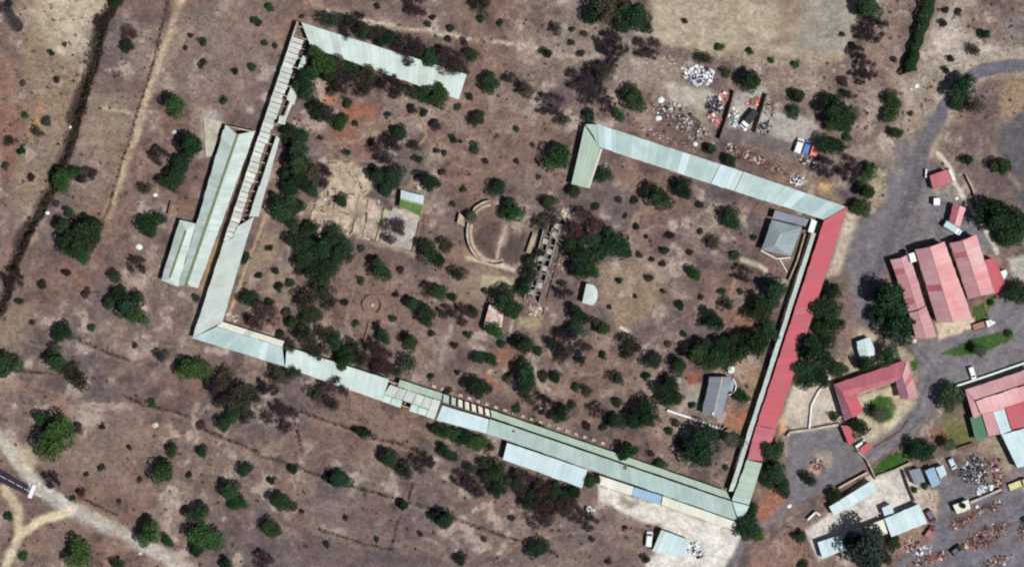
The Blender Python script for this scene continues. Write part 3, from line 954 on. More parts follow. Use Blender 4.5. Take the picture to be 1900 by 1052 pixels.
# --- south-west corner, pale L
T, org = start('corner_wing', 'pale dirty-white roofed L-shaped wing at the lower left corner of compound', 'building', [(415, 449), (462, 402), (480, 402), (414, 596), (403, 606), (357, 627)], 'corner of the pale L-shaped wing')
LM[-1] = (LM[-1][0], 375, 610)
z = 3.0
R = addslope(T, org, [(415, 449), (357, 627), (413, 597), (462, 430)], [3.0, 3.0, 3.2, 3.2], 'roof_pale', 13, 'roof')
addslope(T, org, [(441, 420), (428, 449), (455, 452), (472, 402)], 3.05, 'roof_pale', 3, 'roof')
addslope(T, org, [(357, 627), (528, 680), (524, 644), (402, 606)], [3.0, 3.0, 3.2, 3.2], 'roof_pale_blue', 10, 'roof')
addslope(T, org, [(402, 605), (524, 643), (528, 633), (413, 597)], [3.05, 3.05, 2.75, 2.75], 'roof_cream', 8)
pw = W4([(415, 449), (357, 627), (528, 680), (528, 640), (413, 597), (462, 430)], 2.88)
for a, b in ((0, 1), (1, 2)):
    e = (pw[b] - pw[a]).normalized()
    nn = Vector((-e.y, e.x, 0)) * 0.3
    wall(T, org, pw[a] + nn + e * (0.2 if a == 0 else 0.2), pw[b] + nn - e * (0.1 if a == 0 else 0), -0.3, 2.88, 0.25, 'plaster', 'wall', None, None, 1, -1)
wall(T, org, pw[5] + Vector((-1.2, 0, 0)), pw[4] + Vector((-0.9, -0.4, 0)), -0.3, 3.0, 0.25, 'plaster', 'wall', None, None, 1, 1)
wall(T, org, pw[4] + Vector((-0.3, -0.9, 0)), pw[3] + Vector((0, -0.9, 0)), -0.3, 2.9, 0.25, 'plaster', 'wall', None, None, 1, 1)
wall(T, org, P(417, 450, 3) + Vector((0.3, -0.3, 0)), P(455, 428, 3) + Vector((0, -0.3, 0)), -0.3, 2.8, 0.25, 'plaster', 'end_wall')
# --- broken middle of the south wing
T, org = start('broken_wing', 'weathered white wing half hidden under trees with missing roof sheets', 'building', [(528, 640), (742, 703), (821, 730), (807, 778), (709, 744), (528, 681)], 'broken white wing')
addslope(T, org, [(529, 681), (709, 744), (722, 704), (532, 643)], [2.9, 2.9, 3.2, 3.2], 'roof_white', 13, 'roof')
addslope(T, org, [(738, 717), (819, 743), (821, 730), (742, 704)], [3.1, 3.1, 2.8, 2.8], 'roof_green', 6)
addslope(T, org, [(713, 731), (811, 765), (818, 744), (723, 714)], [3.0, 3.0, 3.05, 3.05], 'roof_dirty', 6, 'roof', gap=0.06, dk=False)
addslope(T, org, [(709, 744), (807, 778), (811, 766), (713, 732)], [2.9, 2.9, 3.0, 3.0], 'roof_white', 6, 'roof', gap=0.07, skip=(2,), dk=False)
pw = W4([(532, 645), (820, 735), (806, 776), (530, 679)], 2.7)
ring_walls(T, org, pw, 2.7, 'ruin_plaster', 0.4, 1)
for k in range(7):
    t = (k + 0.5) / 7
    a, b = lerp(pw[0], pw[1], 0.6 + 0.39 * t), lerp(pw[3], pw[2], 0.6 + 0.39 * t)
    wall(T, org, lerp(a, b, 0.15), lerp(a, b, 0.85), -0.3, 2.6, 0.2, 'ruin_plaster', 'cross_wall')
# --- white lower roof with parapet
T, org, R = mono('parapet_wing', 'short white roof framed by dark parapet above a clipped row of trees', [(810, 779), (904, 804), (911, 779), (821, 752)], [2.9, 2.9, 3.1, 3.1], 'roof_ice', 6, lm='white roof with dark parapet')
for a, b in (((820, 748), (808, 779)), ((821, 747.5), (913, 775))):
    pa, pb = P(*a, 3.3), P(*b, 3.3)
    wall(T, org, pa, pb, 2.2, 3.42, 0.32, 'brown_wall', 'parapet')
# veranda with dark slots north of it
T, org = start('slotted_veranda', 'narrow veranda roof with six dark slots beside small round bush', 'veranda', [(822, 731), (910, 760), (913, 774), (822, 746)], None)
for k in range(7):
    t0, t1 = k / 7 + (0.035 if k else 0), (k + 1) / 7 - 0.02
    a, b, c, d = W4([(822, 745), (911, 773), (909, 760), (823, 731)], 2.9)
    q = [lerp(a, b, t0), lerp(a, b, t1), lerp(d, c, t1), lerp(d, c, t0)]
    sheets(T, org, q, 1, 'roof_greygreen' if k < 2 else 'roof_cream', name='roof_slab', t=0.1)
pf = W4([(822, 745), (911, 773), (909, 760), (823, 731)], 0.05)
m = MB()
m.prism([v - Vector((0, 0, 0.3)) for v in ccw(pf)], ccw(pf))
m.build('floor', 'rubble_floor', T, org)
posts(T, org, (823, 732), (909, 761), 7, 2.9, 'concrete', 0.14)
# --- pale green south wing
T, org, R = mono('south_wing', 'long pale green roofed wing along the lower edge of the compound', [(904, 804), (1368, 966), (1357, 930), (909, 777)], [3.1, 3.1, 3.6, 3.6], 'roof_greygreen', 30, lm='long pale green wing')
addslope(T, org, [(913, 774), (1355, 926), (1348, 911), (910, 760)], [3.35, 3.35, 2.9, 2.9], 'roof_green', 28)
posts(T, org, (912, 761), (1347, 911), 26, 2.9, 'concrete', 0.12)
for k in range(20):                                                # pale stub piers showing past the veranda edge
    a = lerp(P(800, 718, 0.5), P(1130, 829, 0.5), (k + 0.3) / 20)
    m = MB()
    m.box((a.x, a.y + 0.45, -0.2), 1.1, 0.7, 0.6, -0.32)
    m.build('verandah_pier', 'ruin_plaster', T, org)
m = MB()
h = P(1160, 866, 3.6)
m.box((h.x, h.y, 3.4), 0.9, 1.5, 0.35, -0.3)
m.build('chimney', 'brown_wall', R, org)
h = P(954, 800, 3.5)
m = MB()
m.box((h.x, h.y, 3.3), 0.7, 0.7, 0.7, -0.3)
m.build('vent', 'frame', R, org)
# annex and lean-to roofs
mono('annex', 'plain white-roofed annex projecting below the pale green wing', [(933, 852), (1080, 905), (1090, 871), (941, 821)], [2.9, 2.9, 3.05, 3.05], 'roof_ice', 10, lm='white annex')
mono('lean_to', 'short cream lean-to roof between bushy tree and blue roof', [(1113, 900), (1171, 919), (1176, 903), (1112, 882)], [2.5, 2.5, 2.8, 2.8], 'roof_cream', 4, 'lean-to', opens=0)
mono('blue_lean_to', 'light blue lean-to roof on the edge of the concrete yard', [(1171, 918), (1224, 936), (1229, 920), (1177, 903)], [2.55, 2.55, 2.85, 2.85], 'roof_blue', 3, 'lean-to', lm='light blue lean-to', opens=0)
mono('long_lean_to', 'long white lean-to roof right of the blue one', [(1227, 936), (1363, 984), (1367, 968), (1230, 920)], [2.5, 2.5, 2.85, 2.85], 'roof_cream', 9, 'lean-to', opens=0)
# --- south-east corner and east wing
T, org = start('east_wing', 'long narrow red-roofed wing with a pale green lower end', 'building', [(1386, 852), (1529, 408), (1573, 383), (1420, 858), (1408, 886), (1390, 936), (1370, 966), (1358, 928)], 'long red-roofed wing')
addslope(T, org, [(1358, 928), (1386, 853), (1414, 859), (1390, 936)], [3.5, 3.5, 3.1, 3.1], 'roof_green', 6, 'roof')
addslope(T, org, [(1370, 965), (1359, 930), (1390, 938), (1380, 957)][0:3] + [(1381, 958)], [3.1, 3.55, 3.1, 3.1], 'roof_pale_blue', 2, 'roof')
addslope(T, org, [(1386, 852), (1404, 790), (1440, 796), (1420, 856)], [3.5, 3.5, 3.1, 3.1], 'roof_maroon', 4, 'roof')
addslope(T, org, [(1404, 789), (1529, 409), (1573, 384), (1440, 795)], [3.55, 3.55, 3.1, 3.1], 'roof_red', 30, 'roof')
pw = W4([(1360, 930), (1529, 410), (1571, 386), (1412, 868), (1388, 936)], 2.9)
for i, j, s in ((0, 1, 1), (2, 3, 1), (3, 4, 1)):
    e = (pw[j] - pw[i]).normalized()
    nn = Vector((e.y, -e.x, 0)) * 0.4
    wall(T, org, pw[i] + nn + e * 0.3, pw[j] + nn - e * 0.3, -0.3, 3.3 if i == 0 else 2.95, 0.25, 'plaster', 'wall', None, None, 1, -1)
LM.append(('top of the long red wing', 1552, 400))
LM.append(('bottom of the long red wing', 1400, 830))
# narrow veranda strip along it
T, org = start('walkway_roof', 'thin white walkway roof strip running beside the red-roofed wing', 'walkway', [(1508, 432), (1516, 433), (1360, 912), (1352, 911)])
addslope(T, org, [(1352, 911), (1506, 432), (1514, 433), (1361, 911)], [2.5, 2.5, 2.6, 2.6], 'roof_pale', 24, 'roof')
posts(T, org, (1353, 910), (1507, 433), 26, 2.5, 'concrete', 0.12)
mono('white_cabin', 'small bright white flat roof at the top of the thin walkway', [(1499, 430), (1509, 433), (1516, 411), (1506, 407)], 2.9, 'car_white', 1, 'cabin', opens=0)
# --- north-east wing with short leg
T, org = start('north_east_wing', 'long pale blue-green banded roof below the scrap yard', 'building', [(1086, 230), (1108, 230), (1572, 383), (1530, 408), (1115, 275)], 'long banded pale wing')
addslope(T, org, [(1111, 273), (1318, 341), (1336, 305), (1107, 230)], [3.0, 3.0, 3.3, 3.3], 'roof_pale_blue', 17, 'roof', var=0.4)
addslope(T, org, [(1319, 341), (1362, 355), (1379, 319), (1337, 305)], [3.02, 3.02, 3.32, 3.32], 'roof_ice', 4, 'roof')
addslope(T, org, [(1363, 355), (1530, 408), (1570, 384), (1380, 319)], [3.0, 3.0, 3.3, 3.3], 'roof_pale_blue', 12, 'roof', var=0.4)
addslope(T, org, [(1086, 231), (1101, 252), (1110, 272), (1107, 231)], [3.1, 3.2, 3.05, 3.3], 'roof_pale_blue', 1, 'roof')
addslope(T, org, [(1060, 342), (1090, 349), (1113, 276), (1085, 233)], [3.0, 3.0, 3.15, 3.15], 'roof_green', 5, 'roof')
addslope(T, org, [(1090, 349), (1094, 350), (1118, 277), (1114, 276)], [2.8, 2.8, 2.8, 2.8], 'roof_cream', 3, 'gutter_edge')
for a, b, s in (((1111, 271), (1528, 406), 1), ((1110, 233), (1566, 383), -1), ((1086, 234), (1063, 341), 1), ((1062, 342), (1090, 348), 1), ((1091, 348), (1112, 276), 1)):
    pa, pb = P(*a, 2.8), P(*b, 2.8)
    e = (pb - pa).normalized()
    nn = Vector((-e.y, e.x, 0)) * 0.35 * (1 if s > 0 else -1)
    wall(T, org, pa + nn + e * 0.2, pb + nn - e * 0.2, -0.3, 2.82, 0.25, 'plaster', 'wall', None, None, 1, -s)
LM.append(('green leg of the banded wing', 1085, 300))
# --- western halls
T, org, R = gable('long_hall', 'long twin-pitched white hall with mossy green ridge beside the ruined wing', [(331, 531), (418, 231), (474, 243), (367, 535)], 3.0, 4.0, 'roof_hall', 22, ridge=[(346, 527), (441, 250)], cap='moss', capw=0.75, lm='long white hall')
gable('short_hall', 'shorter white hipped hall with green ridge at the lower left of long hall', [(299, 520), (334, 408), (363, 415), (330, 532)], 3.0, 4.0, 'roof_hall', 9, ridge=[(315, 516), (345, 428)], cap='moss', capw=0.6, hip=True, lm='short white hall')
T, org = start('concrete_pad', 'bare grey concrete pad at the top end of the long white hall', 'slab', [(376, 216), (414, 227), (394, 290), (382, 292)])
m = MB()
q = ccw(W4([(377, 217), (413, 227), (393, 290), (382, 292)], 0.45))
m.prism([Vector((v.x, v.y, -0.3)) for v in q], q)
m.build('slab', 'concrete', T, org)
# --- houses in the compound
T, org, R = gable('hipped_house', 'grey hip-roofed house tucked under the banded pale wing', [(1413, 463), (1432, 408), (1488, 422), (1467, 476)], 2.9, 4.4, 'roof_teal', 6, ridge=[(1437, 456), (1449, 434)], hip=True, lm='grey hip-roofed house')
addslope(T, org, [(1433, 405), (1495, 420), (1501, 407), (1438, 390)], [2.6, 2.6, 2.7, 2.7], 'roof_grey', 5, 'back_roof')
for a, b in (((1412, 465), (1440, 480)), ((1440, 480), (1467, 478))):
    wall(T, org, P(*a, 1), P(*b, 1), -0.3, 1.1, 0.3, 'white_paint', 'porch_wall')
wall(T, org, P(1446, 480), P(1460, 505), -0.3, 0.5, 0.25, 'white_paint', 'garden_wall')
T, org, R = gable('gabled_house', 'dark grey gabled house inside a bare yard near palm', [(1302, 767), (1317, 699), (1357, 699), (1338, 778)], 2.8, 4.0, 'roof_grey', 8, ridge=[(1323, 772), (1340, 699)], lm='dark grey gabled house')
addslope(T, org, [(1352, 722), (1355, 704), (1364, 708), (1358, 728)], [2.7, 2.7, 2.6, 2.6], 'roof_teal', 2, 'side_roof')
m = MB()
p = P(1323, 767, 4)
m.box((p.x, p.y, 3.2), 0.6, 0.6, 1.2)
m.build('chimney', 'white_paint', R, org)
m = MB()
p = P(1357, 686, 2)
m.tube((p.x, p.y, -0.2), (p.x, p.y, 2.0), 1.0, 1.0, 14)
m.build('water_tank', 'white_paint', T, org)
for k in range(5):
    t0, t1 = math.radians(60 - 30 * k), math.radians(30 - 30 * k)
    pc = P(1352, 716)
    wall(T, org, pc + Vector((2.0 * math.cos(t0), 2.4 * math.sin(t0), 0)), pc + Vector((2.0 * math.cos(t1), 2.4 * math.sin(t1), 0)), -0.2, 1.2, 0.28, 'white_paint', 'porch_wall')
# round-ended hut
T, org = start('round_hut', 'small pale hut with cut-off right corners alone in the clearing', 'hut', [(1088, 526), (1108, 535), (1108, 560), (1080, 563)], 'small pale hut in the clearing')
ring = ccw(W4([(1088, 526), (1102, 529), (1108, 538), (1109, 549), (1106, 560), (1100, 567), (1080, 562)], 2.9))
cen = sum(ring, Vector()) / len(ring)
apex = cen + Vector((0.3, 0, 0.45))
for k in range(len(ring)):
    p, q = ring[k], ring[(k + 1) % len(ring)]
    m = MB()
    up = Vector((0, 0, 0.06))
    m.prism([p, q, apex], [p + up, q + up, apex + up])
    m.build('roof_sheet', 'roof_pale', T, org)
    wall(T, org, cen + (p - cen) * 0.9, cen + (q - cen) * 0.9, -0.3, 2.88, 0.2, 'plaster', 'wall', None, None, 1, -1)
gable('small_shed', 'small shed with one white and one mossy green roof slope', [(744, 353), (787, 364), (780, 398), (740, 384)], 2.3, 3.1, 'roof_ice', 5, mat2='roof_lawn', ridge=[(743, 369), (785, 380)], lm='white and green shed', cat='shed')
T, org, R = mono('rusty_hut', 'small whitish hut with rusty patched roof below the garden slab', [(897, 606), (931, 607), (936, 572), (908, 565)], [2.5, 2.5, 2.8, 2.8], 'roof_rusty', 5, 'hut', lm='rusty white hut')

# --- long roofless ruin in the middle
T, org = start('roofless_ruin', 'long roofless ruin with pale parallel walls and fallen white beams', 'ruin', [(1018, 430), (1048, 400), (1045, 470), (1008, 565), (982, 560)], 'long roofless ruin')
ra, rb = P(1046, 398), P(1000, 562)
dv = (rb - ra).normalized()
pv = Vector((-dv.y, dv.x, 0))
if pv.x > 0:
    pv = -pv                                            # pv points left
LR = (rb - ra).length
for off, hh, s0, s1 in ((0.0, 2.4, 0.0, 1.0), (2.0, 2.0, 0.05, 0.97), (4.2, 2.6, 0.22, 1.0), (-2.0, 0.8, 0.3, 1.12)):
    kk = 9
    for i in range(kk):
        u0, u1 = s0 + (s1 - s0) * i / kk, s0 + (s1 - s0) * (i + 1) / kk
        if rng.random() < 0.12:
            continue
        h0, h1 = hh * rng.uniform(0.65, 1.05), hh * rng.uniform(0.65, 1.05)
        wall(T, org, ra + dv * LR * u0 + pv * off, ra + dv * LR * (u1 - 0.002) + pv * off, -0.3, h0, 0.32, 'ruin_grey' if off >= 0 else 'brown_wall', 'wall', h1)
for i in range(12):
    u = 0.04 + i / 12.5
    wall(T, org, ra + dv * LR * u + pv * 0.25, ra + dv * LR * u + pv * (1.75 if i < 3 else 3.95), -0.3, rng.uniform(0.9, 2.2), 0.3, 'ruin_grey', 'cross_wall')
for i in range(9):                                     # what is left of the concrete ceiling
    u = 0.12 + i * 0.095
    off = 0.35 if i % 2 else 2.3
    if u < 0.25:
        off = 0.35
    p0 = ra + dv * LR * u + pv * off
    m = MB()
    q = ccw([p0, p0 + dv * 1.5, p0 + dv * 1.4 + pv * 1.35, p0 + pv * 1.45])
    zb = rng.uniform(1.6, 2.1)
    m.prism([v + Vector((0, 0, zb + 0.1 * k)) for k, v in enumerate(q)], [v + Vector((0, 0, zb + 0.15 + 0.1 * k)) for k, v in enumerate(q)])
    m.build('ceiling_slab', 'concrete', T, org)
for (x0, y0, x1, y1) in ((1018, 430, 1044, 458), (1024, 438, 1048, 448), (1004, 490, 1024, 518), (1012, 500, 1018, 512), (976, 560, 992, 545), (982, 553, 1003, 566), (990, 548, 996, 562), (1040, 398, 1050, 406), (1044, 402, 1056, 420)):
    m = MB()
    a, b = P(x0, y0, 2.2), P(x1, y1, 2.6)
    m.tube(a, b, 0.09, 0.09, 6)
    m.build('fallen_beam', 'concrete', T, org)
m = MB()
fl = ccw([ra - pv * 1.5, rb - pv * 1.5 + dv, rb + pv * 4.4 + dv, ra + pv * 4.4 + dv * 6])
m.prism([v - Vector((0, 0, 0.2)) for v in fl], [v + Vector((0, 0, 0.06)) for v in fl])
m.build('floor', 'rubble_floor', T, org)

# --- half-round garden wall
T, org = start('garden_wall', 'curved pale half-round wall enclosing a small bare garden', 'wall', [(900, 400), (930, 410), (920, 470), (890, 460)], 'half-round garden wall')
pts = []
for k in range(19):
    t = math.radians(100 + k * 10.5)
    rx, ry = 52 + 6 * (k < 4), 60
    pts.append((919 + rx * math.cos(t), 432 - ry * math.sin(t)))
for k in range(18):
    if 4 <= k <= 5:
        continue
    wall(T, org, P(*pts[k]), P(*pts[k + 1]), -0.3, 1.7, 0.5, 'ruin_plaster', 'wall_segment')
    a = [(919 + (x - 919) * 0.88, 432 + (y - 432) * 0.88) for x, y in (pts[k], pts[k + 1])]
    wall(T, org, P(*a[0]), P(*a[1]), -0.3, 0.35, 0.9, 'slab', 'inner_step')
T, org = start('straight_wall', 'short thick pale wall closing the right side of half-round garden', 'wall', [(992, 432), (996, 436), (982, 470), (976, 468)])
wall(T, org, P(993, 433), P(980, 470), -0.3, 1.5, 1.3, 'slab', 'wall')
T, org = start('garden_block', 'pale concrete block at the left of the curved garden wall', 'block', [(851, 396), (861, 398), (860, 420), (848, 416)])
m = MB()
q = ccw(W4([(852, 395), (862, 404), (862, 421), (848, 414)], 1.8))
m.prism([Vector((v.x, v.y, -0.2)) for v in q], q)
m.build('block', 'slab', T, org)
# --- brick ring
T, org = start('ruined_ring', 'low broken ring of orange brown bricks around a white stone', 'ruin', [(676, 552), (706, 552), (706, 580), (676, 580)], 'brick ring')
cc = P(691, 566)
for k in range(26):
    if k in (18, 19, 20, 21):
        continue
    t0, t1 = 2 * math.pi * k / 26, 2 * math.pi * (k + 0.94) / 26
    wall(T, org, cc + Vector((math.cos(t0), math.sin(t0), 0)) * 2.6, cc + Vector((math.cos(t1), math.sin(t1), 0)) * 2.6, -0.2, rng.uniform(0.6, 1.1), 0.45, 'brick', 'wall_block')
m = MB()
m.tube((cc.x, cc.y, -0.2), (cc.x, cc.y, 0.55), 0.55, 0.4, 9)
m.build('centre_stone', 'stone', T, org)


def low_wall(name, label, pts, h, th, mat, lm=None, seg=4.0, rough=0.0, cat='wall'):
    T, org = start(name, label, cat, [(min(p[0] for p in pts), min(p[1] for p in pts))] * 2 + [(max(p[0] for p in pts), max(p[1] for p in pts))], lm) if False else (None, None)
    x, y = sum(p[0] for p in pts) / len(pts), sum(p[1] for p in pts) / len(pts)
    org = P(x, y)
    T = empty(name, org, label, cat)
    if lm:
        LM.append((lm, x, y))
    for k in range(len(pts) - 1):
        a, b = P(*pts[k], h), P(*pts[k + 1], h)
        n = max(1, int((b - a).length / seg))
        for i in range(n):
            hh = h * (1 - rng.uniform(0, rough))
            wall(T, org, lerp(a, b, i / n + 0.001), lerp(a, b, (i + 1) / n - 0.001), -0.35, hh, th, mat, 'wall_segment', h * (1 - rng.uniform(0, rough)))
    return T


low_wall('brick_kerb', 'thin brown brick wall stub below the brick ring', [(685, 600), (681, 618), (674, 636)], 0.7, 0.5, 'brick', rough=0.4)
low_wall('foundation_wall', 'orange-tinted low wall at the right edge of bare concrete slab', [(781, 412), (774, 440), (766, 468)], 0.6, 0.9, 'brick', rough=0.3)
low_wall('foundation_wall', 'sandy low wall at the left edge of bare concrete slab', [(716, 388), (710, 412), (699, 448)], 0.6, 0.8, 'slab', rough=0.3)
low_wall('slab_kerb', 'broken white kerb along the top edge of bare concrete slab', [(728, 388), (752, 396), (776, 404)], 0.35, 1.2, 'concrete', 'bare concrete slab', rough=0.3)
low_wall('yard_wall', 'straight pale wall below the dark grey gabled house', [(1238, 761), (1290, 778), (1341, 797)], 1.2, 0.6, 'white_paint')
low_wall('parapet_wall', 'thin sandy wall left of the white walkway, near the hip-roofed house', [(1494, 434), (1480, 482), (1464, 520)], 1.4, 0.35, 'slab')
low_wall('rubble_wall', 'wavy whitish wall winding through the sand yard', [(1540, 700), (1518, 728), (1506, 752), (1502, 795)], 0.8, 0.5, 'white_paint')
low_wall('parking_wall', 'pale straight wall along the top of the paved car park', [(1461, 810), (1466, 802), (1510, 796), (1560, 787)], 1.1, 0.7, 'concrete', 'paved car park')
low_wall('boundary_wall', 'thin wall dividing the car park from the lane by green verge', [(1592, 838), (1606, 850), (1616, 868), (1626, 890)], 1.6, 0.3, 'ruin_plaster')
low_wall('boundary_wall', 'pale yellow wall strip above the sloping white shed', [(1555, 906), (1580, 892), (1610, 876)], 1.5, 0.45, 'plaster')
low_wall('boundary_wall', 'brown wall on the right side of sandy service yard', [(1676, 872), (1686, 902), (1698, 930)], 1.7, 0.35, 'brown_wall', 'sandy service yard')
low_wall('boundary_wall', 'sandy wall along the top of the service yard below lawn verge', [(1626, 884), (1660, 872), (1690, 858)], 1.2, 0.5, 'slab')
low_wall('boundary_wall', 'white corner wall at the left tip of the service yard', [(1499, 964), (1514, 950), (1522, 956)], 1.4, 0.5, 'white_paint')
low_wall('boundary_wall', 'pale long wall beside the flat hut in the scrap lanes', [(1801, 932), (1830, 920), (1858, 908)], 1.4, 0.6, 'concrete')
low_wall('boundary_wall', 'brown wall under the green canopy by the olive lawn', [(1776, 832), (1806, 822)], 1.2, 0.4, 'timber')
low_wall('court_wall', 'long white wall between the paved court and large red roof', [(1775, 716), (1830, 698), (1905, 672)], 1.2, 0.5, 'white_paint')
low_wall('kerb', 'curved brown kerb around the sandy court of the horseshoe building', [(1612, 836), (1640, 820), (1672, 800), (1686, 780)], 0.35, 0.5, 'brown_wall', cat='kerb')
low_wall('yard_wall', 'dark wall running from the red tarpaulin down to the lane', [(1363, 168), (1352, 210), (1336, 258)], 2.2, 0.35, 'brown_wall', 'dark wall by the red tarpaulin')
low_wall('yard_wall', 'dark wall to the right of the black truck', [(1424, 174), (1414, 205), (1402, 246)], 2.2, 0.35, 'brown_wall')
low_wall('boundary_wall', 'thin wall left of the big clump of trees at right edge', [(1793, 325), (1806, 352), (1815, 378)], 1.5, 0.3, 'ruin_plaster')
low_wall('field_wall', 'short red-brown wall stub left of the long white hall', [(312, 398), (318, 374)], 1.4, 0.4, 'brick')
low_wall('path_kerb', 'short pale kerb above the rounded hut yard', [(1150, 606), (1166, 616)], 0.3, 0.8, 'stone', cat='kerb')

# crumbled foundations
T, org = start('crumbled_foundations', 'crumbled pale foundation walls of a vanished house near dense trees', 'ruin', [(585, 350), (610, 345), (640, 440), (580, 425)], 'crumbled pale foundations')
for (x0, y0, x1, y1) in ((586, 372, 606, 346), (606, 346, 622, 352), (586, 372, 580, 400), (580, 400, 570, 420), (570, 420, 600, 430), (600, 430, 640, 444), (598, 360, 592, 384), (592, 384, 606, 400), (606, 400, 598, 428), (582, 392, 604, 396), (610, 356, 612, 380), (612, 380, 600, 384), (620, 420, 612, 434), (636, 422, 640, 444), (662, 325, 676, 332), (650, 320, 666, 340), (668, 336, 672, 352), (624, 312, 646, 320), (576, 408, 594, 412), (612, 304, 606, 346), (612, 304, 650, 300), (650, 300, 686, 324), (686, 324, 690, 350), (690, 350, 668, 366), (668, 366, 655, 432), (655, 432, 640, 444), (622, 352, 660, 362), (626, 352, 620, 392), (620, 392, 650, 398), (700, 372, 712, 398), (712, 398, 702, 452), (660, 434, 702, 452), (672, 368, 700, 374), (684, 372, 676, 440)):
    for k in range(3):
        if rng.random() < 0.3:
            continue
        ja, jb = [Vector((rng.uniform(-.2, .2), rng.uniform(-.2, .2), 0)) for _ in range(2)]
        wall(T, org, lerp(P(x0, y0), P(x1, y1), k / 3) + ja, lerp(P(x0, y0), P(x1, y1), (k + 0.9) / 3) + jb, -0.3, rng.uniform(0.12, 0.7), rng.uniform(0.3, 0.7), rng.choice(['slab', 'ruin_plaster', 'brown_wall']), 'wall_stub', rng.uniform(0.1, 0.6))
for k in range(60):
    x, y = rng.uniform(576, 650), rng.uniform(345, 445)
    if x > 612 and y < 410:
        continue
    m = MB()
    p = P(x, y)
    m.box((p.x, p.y, -0.1), rng.uniform(0.3, 0.9), rng.uniform(0.3, 0.8), rng.uniform(0.25, 0.5), rng.uniform(0, 3), 0, None, (rng.uniform(-.3, .3), rng.uniform(-.3, .3)))
    m.build('fallen_stone', rng.choice(['slab', 'stone', 'brick']), T, org)

# ------------------------------------------------------------------ hospital quarter on the right
gable('hospital_block', 'leftmost faded red gabled block of the three beside big round tree', [(1652, 482), (1686, 578), (1717, 566), (1687, 471)], 3.0, 4.0, 'roof_pink', 10, ridge=[(1671, 479), (1703, 574)], cap='roof_pink', lm='leftmost red gabled block', capw=0.3)
gable('hospital_block', 'small lower pink gable joined below the leftmost red block', [(1687, 580), (1699, 627), (1738, 624), (1718, 567)], 2.8, 3.8, 'roof_pink', 6, ridge=[(1703, 577), (1718, 628)], cap='roof_pink', capw=0.3)
T, org, R = gable('hospital_block', 'tall middle faded red gabled block, longest of the three', [(1698, 463), (1739, 598), (1805, 592), (1752, 448)], 4.2, 6.2, 'roof_pink', 14, ridge=[(1725, 459), (1768, 598)], mat2='roof_faded_lit', cap='roof_pink', lm='middle red gabled block', capw=0.3)  # sunward slope gets the lighter copy of the roof colour
T, org, R = gable('hospital_block', 'rightmost red gabled block with brighter red extension', [(1762, 451), (1797, 555), (1845, 544), (1811, 435)], 4.0, 5.8, 'roof_pink', 11, ridge=[(1786, 447), (1820, 549)], mat2='roof_faded_lit', cap='roof_pink', lm='rightmost red gabled block', capw=0.3)
mono('extension', 'flat pinkish red extension on the right of the rightmost red block', [(1845, 547), (1868, 529), (1845, 478), (1826, 483)], [3.0, 3.0, 3.2, 3.4], 'roof_red', 4, ins=0.3)
for nm_, lb, x, y, sx, sy, rz, zz in (('roof_tank', 'white box tank on top of the leftmost red block', 1692, 478, 1.5, 2.4, 0.3, 3.2), ('white_annex', 'small white cube annex at far right of the red extension', 1860, 511, 1.7, 2.5, 0.3, 0)):
    T = empty(nm_, P(x, y, zz), lb, 'tank' if zz else 'annex')
    m = MB()
    m.box((0, 0, 0 if zz else -0.2), sx, sy, 1.1 if zz else 2.8, rz)
    m.build('body', 'white_paint', T)
    m = MB()
    m.box((0, 0, 1.1 if zz else 2.6), sx * 1.08, sy * 1.06, 0.14, rz)
    m.build('lid', 'car_white', T)
mono('small_red_shed', 'small square dusty red shed roof on the forecourt', [(1731, 352), (1768, 338), (1757, 315), (1725, 326)], [2.4, 2.4, 2.7, 2.7], 'roof_maroon', 5, 'shed', lm='square dusty red shed')
low_wall('screen_wall', 'bright white screen wall at the right of square red shed', [(1762, 315), (1771, 336)], 1.8, 0.7, 'white_paint')
low_wall('screen_wall', 'thin white strip wall at the left of square red shed', [(1719, 314), (1718, 330)], 1.2, 0.4, 'white_paint')
gable('rust_shed', 'narrow rust-red gabled shed next to the parked lorry', [(1761, 412), (1769, 378), (1792, 386), (1781, 422)], 2.5, 3.2, 'roof_maroon', 5, mat2='roof_faded_lit', lm='narrow rust-red shed', cat='shed', ridge=[(1771, 417), (1781, 382)], capw=0.25, cap='roof_pink')
T = empty('white_kiosk', P(1736, 375), 'small white square kiosk standing alone on the forecourt', 'kiosk')
m = MB()
m.box((0, 0, -0.1), 1.5, 1.7, 2.2, 0.0)
m.build('body', 'white_paint', T)
m = MB()
m.box((0, 0, 2.1), 1.7, 1.9, 0.12, 0.0)
m.build('roof', 'car_white', T)
gable('pump_house', 'small pale blue hut between the dark trees and horseshoe building', [(1595, 663), (1589, 634), (1614, 625), (1626, 659)], 2.4, 2.8, 'roof_ice', 4, lm='small pale blue hut', cat='hut', capw=0.2, ridge=[(1610, 661), (1602, 629)], cap='roof_ice')
